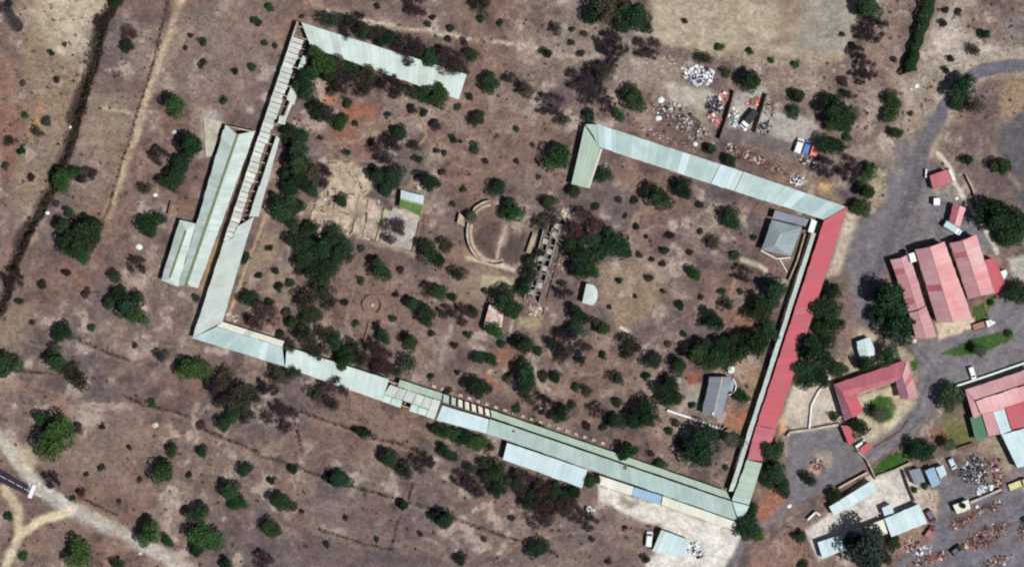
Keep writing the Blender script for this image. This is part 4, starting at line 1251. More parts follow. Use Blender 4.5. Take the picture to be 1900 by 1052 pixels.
# horseshoe
T, org = start('horseshoe_building', 'horseshoe-shaped red-roofed building around a sandy court', 'building', [(1547, 713), (1682, 667), (1704, 736), (1670, 739), (1661, 706), (1575, 736), (1600, 762), (1567, 781)], 'red horseshoe building')
LM[-1] = (LM[-1][0], 1615, 700)
addslope(T, org, [(1547, 713), (1682, 667), (1673, 697), (1561, 727)], [2.9, 2.9, 4.0, 4.0], 'roof_maroon', 12, 'roof')
addslope(T, org, [(1568, 738), (1660, 708), (1673, 697), (1561, 727)], [3.6, 3.6, 4.0, 4.0], 'roof_maroon', 9, 'roof')
addslope(T, org, [(1567, 781), (1547, 714), (1561, 727), (1581, 774)], [2.9, 2.9, 4.2, 4.2], 'roof_red_shaded', 6, 'roof')  # slope away from the sun, shade painted into its colour
addslope(T, org, [(1602, 764), (1589, 733), (1562, 728), (1582, 775)], [2.9, 2.9, 4.0, 4.0], 'roof_red', 5, 'roof')
addslope(T, org, [(1661, 707), (1670, 740), (1686, 741), (1673, 697)], [2.9, 2.9, 4.0, 4.0], 'roof_red_shaded', 4, 'roof')
addslope(T, org, [(1704, 737), (1683, 668), (1674, 697), (1687, 741)], [2.9, 2.9, 4.0, 4.0], 'roof_pink', 6, 'roof')
for a, b in (((1549, 714), (1681, 669)), ((1681, 669), (1702, 735)), ((1702, 735), (1671, 738)), ((1671, 738), (1663, 709)), ((1663, 709), (1590, 734)), ((1590, 734), (1600, 763)), ((1600, 763), (1568, 779)), ((1568, 779), (1549, 714))):
    pa, pb = P(*a, 2.7), P(*b, 2.7)
    e = (pb - pa).normalized()
    nn = Vector((e.y, -e.x, 0)) * 0.35
    wall(T, org, pa + nn + e * 0.4, pb + nn - e * 0.4, -0.3, 2.75, 0.25, 'plaster', 'wall', None, None, 1, -1)
mono('red_lean_to', 'bright red sloping roof under the tree below the horseshoe building', [(1575, 826), (1588, 812), (1578, 790), (1560, 789)], [2.2, 2.3, 2.5, 2.4], 'roof_red', 4, 'shed', lm='bright red lean-to')
mono('red_carport', 'little coral red carport roof at the bend of the lane', [(1602, 842), (1620, 829), (1612, 819), (1594, 833)], [2.1, 2.1, 2.3, 2.3], 'roof_red', 3, 'carport', walls=False)
# large red complex at right edge
T, org, R = mono('ward_building', 'large red-roofed building with stepped roofs at the right edge', [(1791, 723), (1912, 683), (1918, 706), (1808, 742)], [3.2, 3.2, 3.5, 3.5], 'roof_pink', 9, lm='large red building')
addslope(T, org, [(1791, 724), (1807, 743), (1819, 769), (1806, 776)], [3.2, 3.5, 3.2, 3.2], 'roof_pink', 1, 'roof')
addslope(T, org, [(1810, 744), (1918, 709), (1930, 745), (1820, 768)], [4.1, 4.1, 3.9, 3.9], 'roof_faded_lit', 9, 'roof')
addslope(T, org, [(1822, 768), (1843, 764), (1856, 805), (1834, 809)], [3.6, 3.6, 3.2, 3.2], 'roof_pink', 3, 'roof')
addslope(T, org, [(1843, 764), (1864, 758), (1877, 798), (1857, 806)], [3.7, 3.7, 3.5, 3.5], 'roof_ice', 3, 'roof')
addslope(T, org, [(1865, 757), (1925, 738), (1935, 784), (1877, 797)], [4.2, 4.2, 4.0, 4.0], 'roof_red', 6, 'roof')
addslope(T, org, [(1858, 806), (1877, 798), (1935, 784), (1950, 850), (1888, 868)][0:1] + [(1935, 785), (1950, 850), (1888, 868)], [3.4, 3.6, 3.4, 3.2], 'roof_ice', 8, 'roof')
for a, b in (((1808, 775), (1820, 768)), ((1834, 806), (1856, 803)), ((1860, 808), (1889, 866)), ((1889, 866), (1948, 848)), ((1822, 770), (1834, 806))):
    wall(T, org, P(*a, 3) , P(*b, 3), -0.3, 3.1, 0.25, 'plaster', 'wall', None, None, 1, -1)
T, org, R = mono('green_canopy', 'green metal canopy attached below the large red building', [(1810, 817), (1833, 811), (1822, 770), (1800, 775)], [2.6, 2.6, 2.9, 2.9], 'roof_canopy', 4, 'canopy', walls=False, lm='green metal canopy')
posts(T, org, (1811, 816), (1832, 811), 3, 2.6)
posts(T, org, (1801, 777), (1810, 816), 3, 2.6)
# service yard sheds
mono('service_shed', 'sloping white shed roof by the pale yellow wall', [(1548, 957), (1628, 910), (1616, 892), (1538, 940)], [2.4, 2.4, 2.7, 2.7], 'roof_ice', 7, 'shed', lm='sloping white shed')
mono('service_shed', 'broad white shed roof, largest in the service yard', [(1654, 996), (1720, 970), (1705, 934), (1641, 962)], [2.6, 2.6, 3.0, 3.0], 'roof_ice', 6, 'shed', lm='broad white shed')
mono('service_shed', 'tiny white cube shed at the upper left of the broad white shed', [(1641, 957), (1659, 951), (1654, 934), (1636, 942)], 2.5, 'roof_ice', 2, 'shed', opens=0)
mono('service_shed', 'cream strip shed left of the broad white shed', [(1612, 1003), (1647, 988), (1639, 963), (1602, 977)], [2.3, 2.3, 2.6, 2.6], 'roof_cream', 4, 'shed')
mono('service_shed', 'pale shed half covered by the huge dark tree at bottom', [(1526, 1036), (1610, 1003), (1600, 978), (1517, 1006)], [2.3, 2.3, 2.6, 2.6], 'roof_ice', 7, 'shed', lm='pale shed at bottom right')
mono('flat_hut', 'grey-green flat-roofed hut beside the brown yard wall', [(1698, 900), (1717, 893), (1707, 868), (1686, 873)], 2.4, 'roof_grey', 3, 'hut', lm='grey-green flat hut')
mono('blue_hut', 'pale blue roof below the dark round tree, left of white one', [(1730, 904), (1745, 897), (1733, 866), (1716, 873)], 2.6, 'roof_blue', 3, 'hut')
mono('white_hut', 'small white roof touching the pale blue one, black scrap to its right', [(1745, 887), (1757, 880), (1750, 862), (1736, 868)], 2.4, 'roof_ice', 2, 'hut', lm='small white hut')
T, org, R = mono('tank_hut', 'small pale hut with dark round tank on its roof', [(1776, 953), (1801, 944), (1797, 926), (1768, 937)], 2.3, 'roof_cream', 3, 'hut', lm='hut with the roof tank')
m = MB()
p = P(1787, 938, 3)
m.tube((p.x, p.y, 2.3), (p.x, p.y, 3.3), 0.75, 0.75, 14)
m.build('water_tank', 'tyre', T, org)
mono('workshop', 'isolated pale blue-white workshop roof at the bottom of concrete yard', [(1210, 1022), (1267, 1034), (1282, 1003), (1227, 982)], [2.7, 2.7, 3.0, 3.0], 'roof_ice', 6, 'workshop', lm='isolated white workshop')
# road gate at lower left
T, org = start('road_barrier', 'white concrete barrier across the end of the dark tarred road', 'barrier', [(54, 920), (62, 900), (66, 902), (60, 922)], 'white road barrier')
m = MB()
p = P(60, 911)
m.box((p.x, p.y, -0.1), 1.1, 3.9, 0.7, math.radians(-22))
m.build('kerb_block', 'white_paint', T, org)
m = MB()
p = P(71, 917)
m.box((p.x, p.y, -0.1), 2.3, 0.9, 0.25, math.radians(-26))
m.build('ramp', 'concrete', T, org)
mk = MB()
for k in range(6):
    a, b = P(-30 + k * 15, 866 + k * 8.0), P(-18 + k * 15, 872.5 + k * 8.0)
    d = (b - a).normalized()
    n_ = Vector((-d.y, d.x, 0)) * 0.06
    mk.prism([v + Vector((0, 0, -0.012)) for v in ccw([a - n_, b - n_, b + n_, a + n_])], [v + Vector((0, 0, 0.012)) for v in ccw([a - n_, b - n_, b + n_, a + n_])])
tag(mk.build('road_marking', 'white_paint'), None, None, None, 'structure')

# ------------------------------------------------------------------ the ground sheet
Z = HGT
kk = S
VX, VY = (X - CX) * kk, (CY - Y) * kk
vid = np.arange(ny * nx).reshape(ny, nx)
f00, f10, f11, f01 = vid[1:, :-1], vid[1:, 1:], vid[:-1, 1:], vid[:-1, :-1]
quads = np.stack([f00, f10, f11, f01], -1).reshape(-1, 4)
clab = LAB[1:, 1:].reshape(-1)
allv = np.stack([VX, VY, Z], -1).reshape(-1, 3)
allc = np.concatenate([COL, np.ones((ny, nx, 1))], -1).reshape(-1, 4)


def fast_mesh(name, v, f, mat, colr=None, smooth=True):
    me = bpy.data.meshes.new(name)
    me.vertices.add(len(v))
    me.vertices.foreach_set('co', np.ascontiguousarray(v, np.float32).ravel())
    k = f.shape[1]
    me.loops.add(len(f) * k)
    me.polygons.add(len(f))
    me.loops.foreach_set('vertex_index', np.ascontiguousarray(f, np.int32).ravel())
    me.polygons.foreach_set('loop_start', np.arange(0, len(f) * k, k, dtype=np.int32))
    me.polygons.foreach_set('loop_total', np.full(len(f), k, np.int32))
    if smooth:
        me.polygons.foreach_set('use_smooth', np.ones(len(f), bool))
    me.update(calc_edges=True)
    if colr is not None:
        ca = me.color_attributes.new('Col', 'FLOAT_COLOR', 'POINT')
        ca.data.foreach_set('color', np.ascontiguousarray(colr, np.float32).ravel())
    me.materials.append(MATS[mat] if isinstance(mat, str) else mat)
    return me


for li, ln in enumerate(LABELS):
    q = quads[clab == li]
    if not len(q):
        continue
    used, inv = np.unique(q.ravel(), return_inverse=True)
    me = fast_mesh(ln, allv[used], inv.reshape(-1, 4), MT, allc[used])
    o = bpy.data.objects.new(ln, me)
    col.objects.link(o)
    o['kind'] = 'structure'

# ------------------------------------------------------------------ vehicles
def heading(x0, y0, x1, y1):
    return math.atan2(-(y1 - y0), x1 - x0)


def loft(m, st, mi=0):
    """st: (x, half width, z low, z high); closed body with bevelled upper edges"""
    rings = []
    for x, w, zl, zh in st:
        b = min(0.12, (zh - zl) * 0.3)
        rings.append([(x, -w, zl), (x, w, zl), (x, w, zh - b), (x, w - b, zh), (x, -w + b, zh), (x, -w, zh - b)])
    o = len(m.v)
    n = 6
    for r in rings:
        m.v += r
    for i in range(len(rings) - 1):
        for j in range(n):
            m.f.append((o + i * n + j, o + i * n + (j + 1) % n, o + (i + 1) * n + (j + 1) % n, o + (i + 1) * n + j))
            m.mi.append(mi); m.uv.append(None); m.cl.append(None)
    for i, rev in ((0, True), (len(rings) - 1, False)):
        f = [o + i * n + j for j in range(n)]
        m.f.append(tuple(f if rev else f[::-1]))
        m.mi.append(mi); m.uv.append(None); m.cl.append(None)


def wheels(T, L, Wd, xs, r=0.33):
    for x in xs:
        for s in (-1, 1):
            m = MB()
            y = s * (Wd / 2 - 0.12)
            m.tube((x, y - 0.11, r), (x, y + 0.11, r), r, r, 14)
            w = m.build('wheel', 'tyre', T)
            m = MB()
            m.tube((x, y + s * 0.10, r), (x, y + s * 0.125, r), r * 0.6, r * 0.55, 10)
            m.build('rim', 'rim', w)


def lights(T, x, Wd, z, xr):
    for s in (-1, 1):
        m = MB()
        m.box((x, s * (Wd / 2 - 0.28), z), 0.08, 0.3, 0.16)
        m.build('headlight', 'lamp_glass', T)
        m = MB()
        m.box((xr, s * (Wd / 2 - 0.2), z), 0.06, 0.2, 0.2)
        m.build('tail_light', 'car_red', T)


def van(label, x, y, rz, mat, L=4.3, Wd=1.85, hgt=1.95, cat='van', name='parked_van', group=None):
    p = P(x, y)
    T = empty(name, (p.x, p.y, gh(x, y) + 0.02), label, cat, group)
    T.rotation_euler = (0, 0, rz)
    h = L / 2
    m = MB()
    loft(m, [(-h, Wd / 2 - 0.08, 0.35, 1.05), (-h + 0.06, Wd / 2, 0.3, 1.1), (h - 0.5, Wd / 2, 0.3, 1.1), (h - 0.08, Wd / 2 - 0.1, 0.32, 0.85), (h, Wd / 2 - 0.2, 0.4, 0.7)])
    m.build('body', mat, T, None)
    m = MB()
    loft(m, [(-h + 0.05, Wd / 2 - 0.06, 1.08, hgt - 0.12), (-h + 0.35, Wd / 2 - 0.1, 1.08, hgt), (h - 1.55, Wd / 2 - 0.1, 1.08, hgt), (h - 1.2, Wd / 2 - 0.14, 1.08, hgt - 0.12), (h - 0.62, Wd / 2 - 0.1, 1.08, 1.14)])
    c = m.build('cabin', mat, T)
    m = MB()
    m.face([(h - 1.12, -Wd / 2 + 0.24, hgt - 0.14), (h - 0.68, -Wd / 2 + 0.2, 1.2), (h - 0.68, Wd / 2 - 0.2, 1.2), (h - 1.12, Wd / 2 - 0.24, hgt - 0.14)])
    m.v = [(a + 0.03, b, cc + 0.04) for a, b, cc in m.v]
    m.build('windscreen', 'glass', c)
    for s in (-1, 1):
        m = MB()
        m.box((-0.35, s * (Wd / 2 - 0.06), 1.22), L - 1.9, 0.03, hgt - 1.52)
        m.build('side_window', 'glass', c)
    wheels(T, L, Wd, (-h + 0.75, h - 0.85))
    lights(T, h - 0.03, Wd, 0.62, -h)
    return T


def truck(label, x, y, rz, cabm, bodym, L=6.0, Wd=2.1, hb=2.4, cat='truck', flat=False):
    p = P(x, y)
    T = empty('parked_truck', (p.x, p.y, gh(x, y) + 0.02), label, cat)
    T.rotation_euler = (0, 0, rz)
    h = L / 2
    m = MB()
    m.box((-0.1, 0, 0.5), L - 0.3, Wd * 0.5, 0.25)
    m.build('chassis', 'tyre', T)
    m = MB()
    loft(m, [(h - 1.7, Wd / 2 - 0.05, 0.5, 2.0), (h - 0.75, Wd / 2 - 0.05, 0.5, 2.05), (h - 0.45, Wd / 2 - 0.08, 0.45, 1.3), (h, Wd / 2 - 0.12, 0.45, 1.15)])
    c = m.build('cab', cabm, T)
    m = MB()
    m.face([(h - 0.72, -Wd / 2 + 0.22, 2.0), (h - 0.44, -Wd / 2 + 0.2, 1.36), (h - 0.44, Wd / 2 - 0.2, 1.36), (h - 0.72, Wd / 2 - 0.22, 2.0)])
    m.v = [(a + 0.04, b, cc + 0.02) for a, b, cc in m.v]
    m.build('windscreen', 'glass', c)
    if flat:
        m = MB()
        m.box(((-h + h - 1.8) / 2, 0, 0.85), L - 1.8, Wd, 0.12)
        b = m.build('bed', bodym, T)
        for s in (-1, 1):
            m = MB()
            m.box(((-h + h - 1.8) / 2, s * (Wd / 2 - 0.04), 0.97), L - 1.8, 0.06, 0.4)
            m.build('side_board', bodym, b)
    else:
        m = MB()
        loft(m, [(-h, Wd / 2 - 0.03, 0.8, hb - 0.05), (-h + 0.1, Wd / 2, 0.78, hb), (h - 1.95, Wd / 2, 0.78, hb), (h - 1.85, Wd / 2 - 0.03, 0.8, hb - 0.05)])
        m.build('cargo_box', bodym, T)
    wheels(T, L, Wd, (-h + 1.0, h - 0.85), 0.42)
    lights(T, h - 0.02, Wd, 0.75, -h)
    return T


a70 = heading(0, 27, 9, 0)
van('white van, leftmost of three parked side by side', 1482, 271, a70, 'car_white', 4.2, 2.0)
van('blue van parked between the white and salmon ones', 1496, 274, a70, 'car_blue', 4.0, 1.8)
van('salmon red van, rightmost of three parked side by side', 1511, 277, a70, 'car_salmon', 3.9, 2.1)
truck('black truck with white front end in the scrap yard', 1389, 222, heading(1402, 205, 1375, 236), 'car_white', 'car_black', 6.0, 2.1)
truck('light grey box lorry with white cab by the rust-red shed', 1766, 424, heading(1752, 415, 1781, 433), 'car_white', 'car_grey', 5.3, 1.9)
truck('pale yellow flatbed lorry at the far right edge', 1889, 898, heading(1875, 903, 1903, 892), 'car_yellow', 'car_yellow', 5.6, 2.1, flat=True)
van('white van parked at the left wall of the isolated workshop', 1204, 999, heading(1203, 1012, 1206, 986), 'car_white', 4.2, 1.8)
van('small dark purple car right of the broad white shed', 1726, 957, heading(1722, 950, 1731, 965), 'car_purple', 3.8, 1.8, 1.6, 'car', 'parked_car')
van('white car beside the coral red carport', 1597, 824, heading(1590, 828, 1604, 818), 'car_white', 3.4, 1.6, 1.5, 'car', 'parked_car')
van('white car end-on on the grey-green paved court', 1803, 692, heading(1800, 684, 1806, 702), 'car_white', 3.6, 1.5, 1.5, 'car', 'parked_car')
truck('short truck with red bed and white cab near the bright lawn', 1822, 603, heading(1805, 608, 1839, 597), 'car_white', 'car_red', 5.4, 1.9, flat=True)
van('grey-black car at the lower right scrap lane', 1774, 1019, heading(1768, 1026, 1784, 1012), 'car_black', 3.4, 1.8, 1.6, 'car', 'parked_car')
van('dull red car wreck left of the paved lane at bottom right', 1724, 986, heading(1716, 996, 1730, 976), 'car_red', 3.6, 1.7, 1.4, 'car', 'parked_car')
van('pale car with dark windows close to the black scrap pile', 1766, 860, heading(1762, 852, 1770, 868), 'car_grey', 3.2, 1.6, 1.5, 'car', 'parked_car')

# ------------------------------------------------------------------ scrap, rubble, tarpaulins (too mixed to count)
PAL = {'white': [(232, 236, 238), (214, 216, 218), (190, 192, 196), (90, 92, 98), (40, 42, 50)],
       'metal': [(120, 112, 112), (96, 82, 78), (150, 140, 134), (60, 54, 56), (204, 200, 196), (120, 78, 64)],
       'dark': [(44, 44, 52), (60, 60, 70), (84, 84, 92), (34, 34, 40), (120, 116, 120), (200, 196, 196)],
       'rust': [(140, 98, 90), (118, 78, 74), (164, 130, 120), (84, 60, 58), (196, 178, 168), (110, 100, 98), (60, 52, 52)],
       'redw': [(200, 96, 80), (188, 128, 116), (226, 206, 198), (140, 92, 84), (110, 100, 98)],
       'stone': [(196, 182, 160), (170, 154, 136), (214, 204, 186), (140, 122, 108)]}


def heap(name, label, cat, cx, cy, rx, ry, rot, n, pal, smin=0.3, smax=1.0, hz=0.7):
    org = P(cx, cy)
    m = MB()
    cr = math.radians(rot)
    for k in range(int(n * 1.9)):
        r, t = (math.sqrt(rng.random()) if k % 3 else rng.random() * 1.35), rng.uniform(0, 6.283)
        u, v = r * math.cos(t) * rx, r * math.sin(t) * ry
        x, y = cx + u * math.cos(cr) + v * math.sin(cr), cy - (u * math.sin(cr) - v * math.cos(cr))
        p = P(x, y)
        g = gh(x, y)
        c = c3(*rng.choice(PAL[pal]))
        zb = g + rng.uniform(0, hz) * max(0, 1 - r * 0.75)
        kind = rng.random()
        s = smin * 0.5 + (smax - smin * 0.5) * rng.random() ** 2.2
        if kind < 0.5:
            m.box((p.x, p.y, zb - 0.1), s, s * rng.uniform(0.3, 0.9), s * rng.uniform(0.15, 0.6), rng.uniform(0, 3.14), 0, c, (rng.uniform(-.4, .4), rng.uniform(-.4, .4)))
        elif kind < 0.75:
            m.box((p.x, p.y, zb), s * 1.6, s * 0.9, 0.04, rng.uniform(0, 3.14), 0, c, (rng.uniform(-.5, .5), rng.uniform(-.5, .5)))
        else:
            a = rng.uniform(0, 6.283)
            d = Vector((math.cos(a), math.sin(a), rng.uniform(-0.2, 0.3))) * s
            q = Vector((p.x, p.y, zb + 0.15))
            m.tube(q - d, q + d, 0.07, 0.07, 5, 0, c)
    o = m.build(name, MA, None, org)
    o.location = org
    tag(o, label, cat, None, 'stuff')
    return o


heap('rubbish_pile', 'bright white rubbish sprawl at the top of scrap yard', 'rubbish', 1296, 140, 26, 15, -14, 170, 'white', 0.3, 1.3)
heap('scrap_field', 'long trail of mixed scrap metal above the banded pale wing', 'scrap', 1272, 228, 52, 18, -40, 320, 'metal')
heap('scrap_pile', 'dark metal scrap heap beside the red tarpaulin', 'scrap', 1325, 196, 14, 16, 30, 110, 'dark')
heap('scrap_pile', 'red and white scrap below the dark metal heap', 'scrap', 1328, 222, 15, 8, -20, 60, 'redw')
heap('scrap_pile', 'red tarpaulin heap against the dark yard wall', 'tarpaulin', 1345, 182, 12, 9, 0, 50, 'redw', 0.6, 1.6)
heap('scrap_pile', 'grey machine parts at the foot of the dark yard wall', 'scrap', 1362, 218, 10, 20, 20, 60, 'white', 0.3, 0.9)
heap('scrap_pile', 'pinkish scrap on the far side of the black truck', 'scrap', 1404, 190, 18, 9, 10, 50, 'redw', 0.3, 0.8)
heap('scrap_pile', 'round dark scrap heap by the right-hand yard wall', 'scrap', 1417, 237, 11, 10, 0, 60, 'dark')
heap('scrap_pile', 'brown and white debris strip along the lane below the scrap yard', 'scrap', 1388, 290, 46, 9, -24, 170, 'rust')
heap('scrap_pile', 'light metal pieces beside the roof edge left of yellow soil patch', 'scrap', 1479, 334, 14, 9, -10, 90, 'white', 0.3, 0.8)
heap('scrap_pile', 'debris below the three parked vans', 'scrap', 1500, 300, 18, 10, -30, 70, 'metal')
heap('scrap_pile', 'white junk beside the isolated workshop', 'scrap', 1289, 1018, 16, 11, -30, 70, 'white', 0.4, 1.3)
heap('scrap_pile', 'square black scrap pile in the right-hand yard', 'scrap', 1811, 872, 20, 28, 15, 260, 'dark', 0.3, 0.9)
heap('scrap_pile', 'dark grey pieces left of square black pile', 'scrap', 1790, 880, 10, 16, 10, 60, 'dark', 0.3, 0.8)
heap('scrap_pile', 'rust-red row of wrecked parts below the white roof at right', 'scrap', 1850, 880, 8, 28, 12, 120, 'rust', 0.4, 1.2)
heap('scrap_pile', 'white and brown junk at the lower edge of square black pile', 'scrap', 1828, 908, 18, 9, 15, 70, 'white', 0.3, 1.2)
heap('scrap_pile', 'rusty crescent of scrap beside the hut with roof tank', 'scrap', 1786, 968, 24, 8, 22, 110, 'rust')
heap('scrap_pile', 'mixed pale scrap row under the long pale wall', 'scrap', 1832, 944, 30, 8, 22, 110, 'metal')
heap('scrap_pile', 'long brown scrap bank at the lower right', 'scrap', 1826, 996, 42, 14, 24, 240, 'rust', 0.3, 1.1)
heap('scrap_pile', 'reddish scrap line along the bottom right lane', 'scrap', 1728, 1036, 36, 7, 18, 130, 'rust')
heap('scrap_pile', 'rusty bits under the broad white shed', 'scrap', 1690, 1010, 14, 8, 10, 45, 'rust', 0.3, 0.8)
heap('scrap_pile', 'square frame of dark scrap at the bottom right corner', 'scrap', 1850, 1042, 24, 9, 18, 90, 'metal')
heap('scrap_pile', 'scrap mound cut by the right border', 'scrap', 1898, 985, 8, 16, 0, 60, 'rust')
heap('scrap_pile', 'fine pale litter above the white rubbish sprawl', 'litter', 1240, 118, 44, 14, -8, 120, 'stone', 0.15, 0.5, 0.2)
heap('scrap_pile', 'fine litter between white blocks and the scrap trail', 'litter', 1236, 205, 26, 16, -30, 110, 'metal', 0.2, 0.6, 0.3)
heap('scrap_pile', 'thin scatter of scrap along the upper edge of the banded pale wing', 'litter', 1240, 258, 60, 8, -18, 130, 'metal', 0.15, 0.5, 0.2)
heap('scrap_pile', 'brown litter right of the debris strip, above the roof edge', 'litter', 1440, 312, 40, 8, -20, 110, 'rust', 0.15, 0.6, 0.2)
heap('scrap_pile', 'scattered bits around the right-hand yard wall', 'litter', 1428, 205, 10, 22, 0, 60, 'metal', 0.2, 0.7, 0.3)
heap('rubble', 'dark stones and rubble in the middle of paved car park', 'rubble', 1518, 862, 14, 10, -20, 60, 'rust', 0.3, 0.8)
heap('rubble', 'pale rubble around the top end of roofless ruin', 'rubble', 1046, 398, 12, 12, 0, 70, 'stone', 0.3, 0.9)
heap('rubble', 'red rubble strip along the right side of roofless ruin', 'rubble', 1038, 490, 9, 30, -20, 90, 'rust', 0.2, 0.7)
heap('rubble', 'rubble at the bottom end of roofless ruin', 'rubble', 994, 576, 14, 9, 0, 70, 'stone', 0.3, 0.8)
heap('rubble', 'pale stones scattered by the corner of the pale L-shaped wing', 'rubble', 432, 588, 14, 6, -20, 40, 'stone', 0.2, 0.6)
heap('rubble', 'stones beside the small shed', 'rubble', 772, 346, 12, 4, -15, 30, 'stone', 0.2, 0.7)
heap('rubble', 'white stones near the tree below the concrete yard', 'rubble', 1090, 947, 10, 8, 0, 40, 'white', 0.3, 0.8)
heap('rubble', 'pale debris strewn below the red horseshoe court gate', 'rubble', 1708, 1022, 20, 8, 10, 60, 'white', 0.2, 0.6)

# ------------------------------------------------------------------ plants
def rand_unit(n, r):
    v = r.normal(size=(n, 3))
    return v / np.linalg.norm(v, axis=1, keepdims=True)


def quads_mesh(name, c, nrm, size, asp, r, mat):
    n = len(c)
    t = np.cross(nrm, rand_unit(n, r))
    t /= np.linalg.norm(t, axis=1, keepdims=True) + 1e-9
    b = np.cross(nrm, t)
    s = size[:, None]
    v = np.stack([c - t * s, c - b * s * asp, c + t * s, c + b * s * asp], 1).reshape(-1, 3)
    return fast_mesh(name, v, np.arange(4 * n).reshape(-1, 4), mat, None, False)


def crown_pts(seed, n, lobes, spread, lr, flat=0.75, sq=0.2):
    r = np.random.default_rng(seed)
    k = lobes
    lc = rand_unit(k, r) * (r.random((k, 1)) ** 0.5) * spread
    lc[0] *= 0.2
    lc[:, 0] *= 1 + r.uniform(-sq, sq)
    lc[:, 1] *= 1 + r.uniform(-sq, sq)
    lc[:, 2] *= flat
    rad = r.uniform(lr[0], lr[1], k)
    w = rad ** 2
    pick = r.choice(k, n, p=w / w.sum())
    u = rand_unit(n, r)
    u[:, 2] = np.where(u[:, 2] < -0.2, -u[:, 2] * r.random(n), u[:, 2])
    rr = rad[pick] * r.uniform(0.62, 1.06, n)
    c = lc[pick] + u * rr[:, None] * np.array([1, 1, 0.85])
    nrm = u * 0.8 + rand_unit(n, r) * 0.75
    nrm /= np.linalg.norm(nrm, axis=1, keepdims=True)
    return c, nrm, r


def trunk_mesh(seed, zc, thick=0.06, spread=0.45, limbs=5):
    r = random.Random(seed)
    m = MB()
    top = (r.uniform(-.06, .06), r.uniform(-.06, .06), zc * 0.75)
    m.tube((0, 0, -0.12), top, thick * 1.25, thick * 0.8, 7)
    for i in range(limbs):
        a = 6.283 * i / limbs + r.uniform(-.4, .4)
        e = (math.cos(a) * spread, math.sin(a) * spread, zc + r.uniform(-.1, .3))
        m.tube(top, e, thick * 0.6, thick * 0.22, 5)
        for j in range(2):
            b = a + r.uniform(-.8, .8)
            m.tube(e, (e[0] + math.cos(b) * .25, e[1] + math.sin(b) * .25, e[2] + r.uniform(.05, .25)), thick * 0.2, thick * 0.08, 4)
    o = m.build('trunk', 'bark')
    me = o.data
    bpy.data.objects.remove(o)
    return me


def bare_mesh(seed, zc, n=2300):
    r = np.random.default_rng(seed)
    rr = random.Random(seed)
    tips = []

    def grow(p, d, L, depth):
        q = p + d * L
        segs.append((p, q, 0.035 * 0.62 ** depth + 0.004))
        if depth >= 4:
            tips.append((q, d))
            return
        for _ in range(3):
            nd = d + np.array([rr.gauss(0, .5), rr.gauss(0, .5), rr.gauss(0.05, .28)])
            nd /= np.linalg.norm(nd)
            grow(q, nd, L * rr.uniform(0.62, 0.82), depth + 1)
    segs = []
    for i in range(4):
        a = 6.283 * i / 4 + rr.uniform(-.4, .4)
        d = np.array([math.cos(a) * .8, math.sin(a) * .8, 0.75])
        grow(np.array([0, 0, zc * 0.35]), d / np.linalg.norm(d), 0.40, 1)
    m = MB()
    m.tube((0, 0, -0.1), (0, 0, zc * 0.36), 0.06, 0.045, 6)
    for p, q, w in segs:
        m.tube(p, q, w, w * 0.7, 3)
    o = m.build('trunk', 'bark')
    tm = o.data
    bpy.data.objects.remove(o)
    tp = np.array([t[0] for t in tips])
    k = r.integers(0, len(tp), n)
    c = tp[k] + r.normal(size=(n, 3)) * 0.10
    # pull anything far out back to the crown
    rad = np.linalg.norm(c[:, :2], axis=1)
    f = np.where(rad > 1.0, 1.0 / np.maximum(rad, 1e-6), 1.0)
    c[:, 0] *= f
    c[:, 1] *= f
    return tm, c, r


MESH = {}


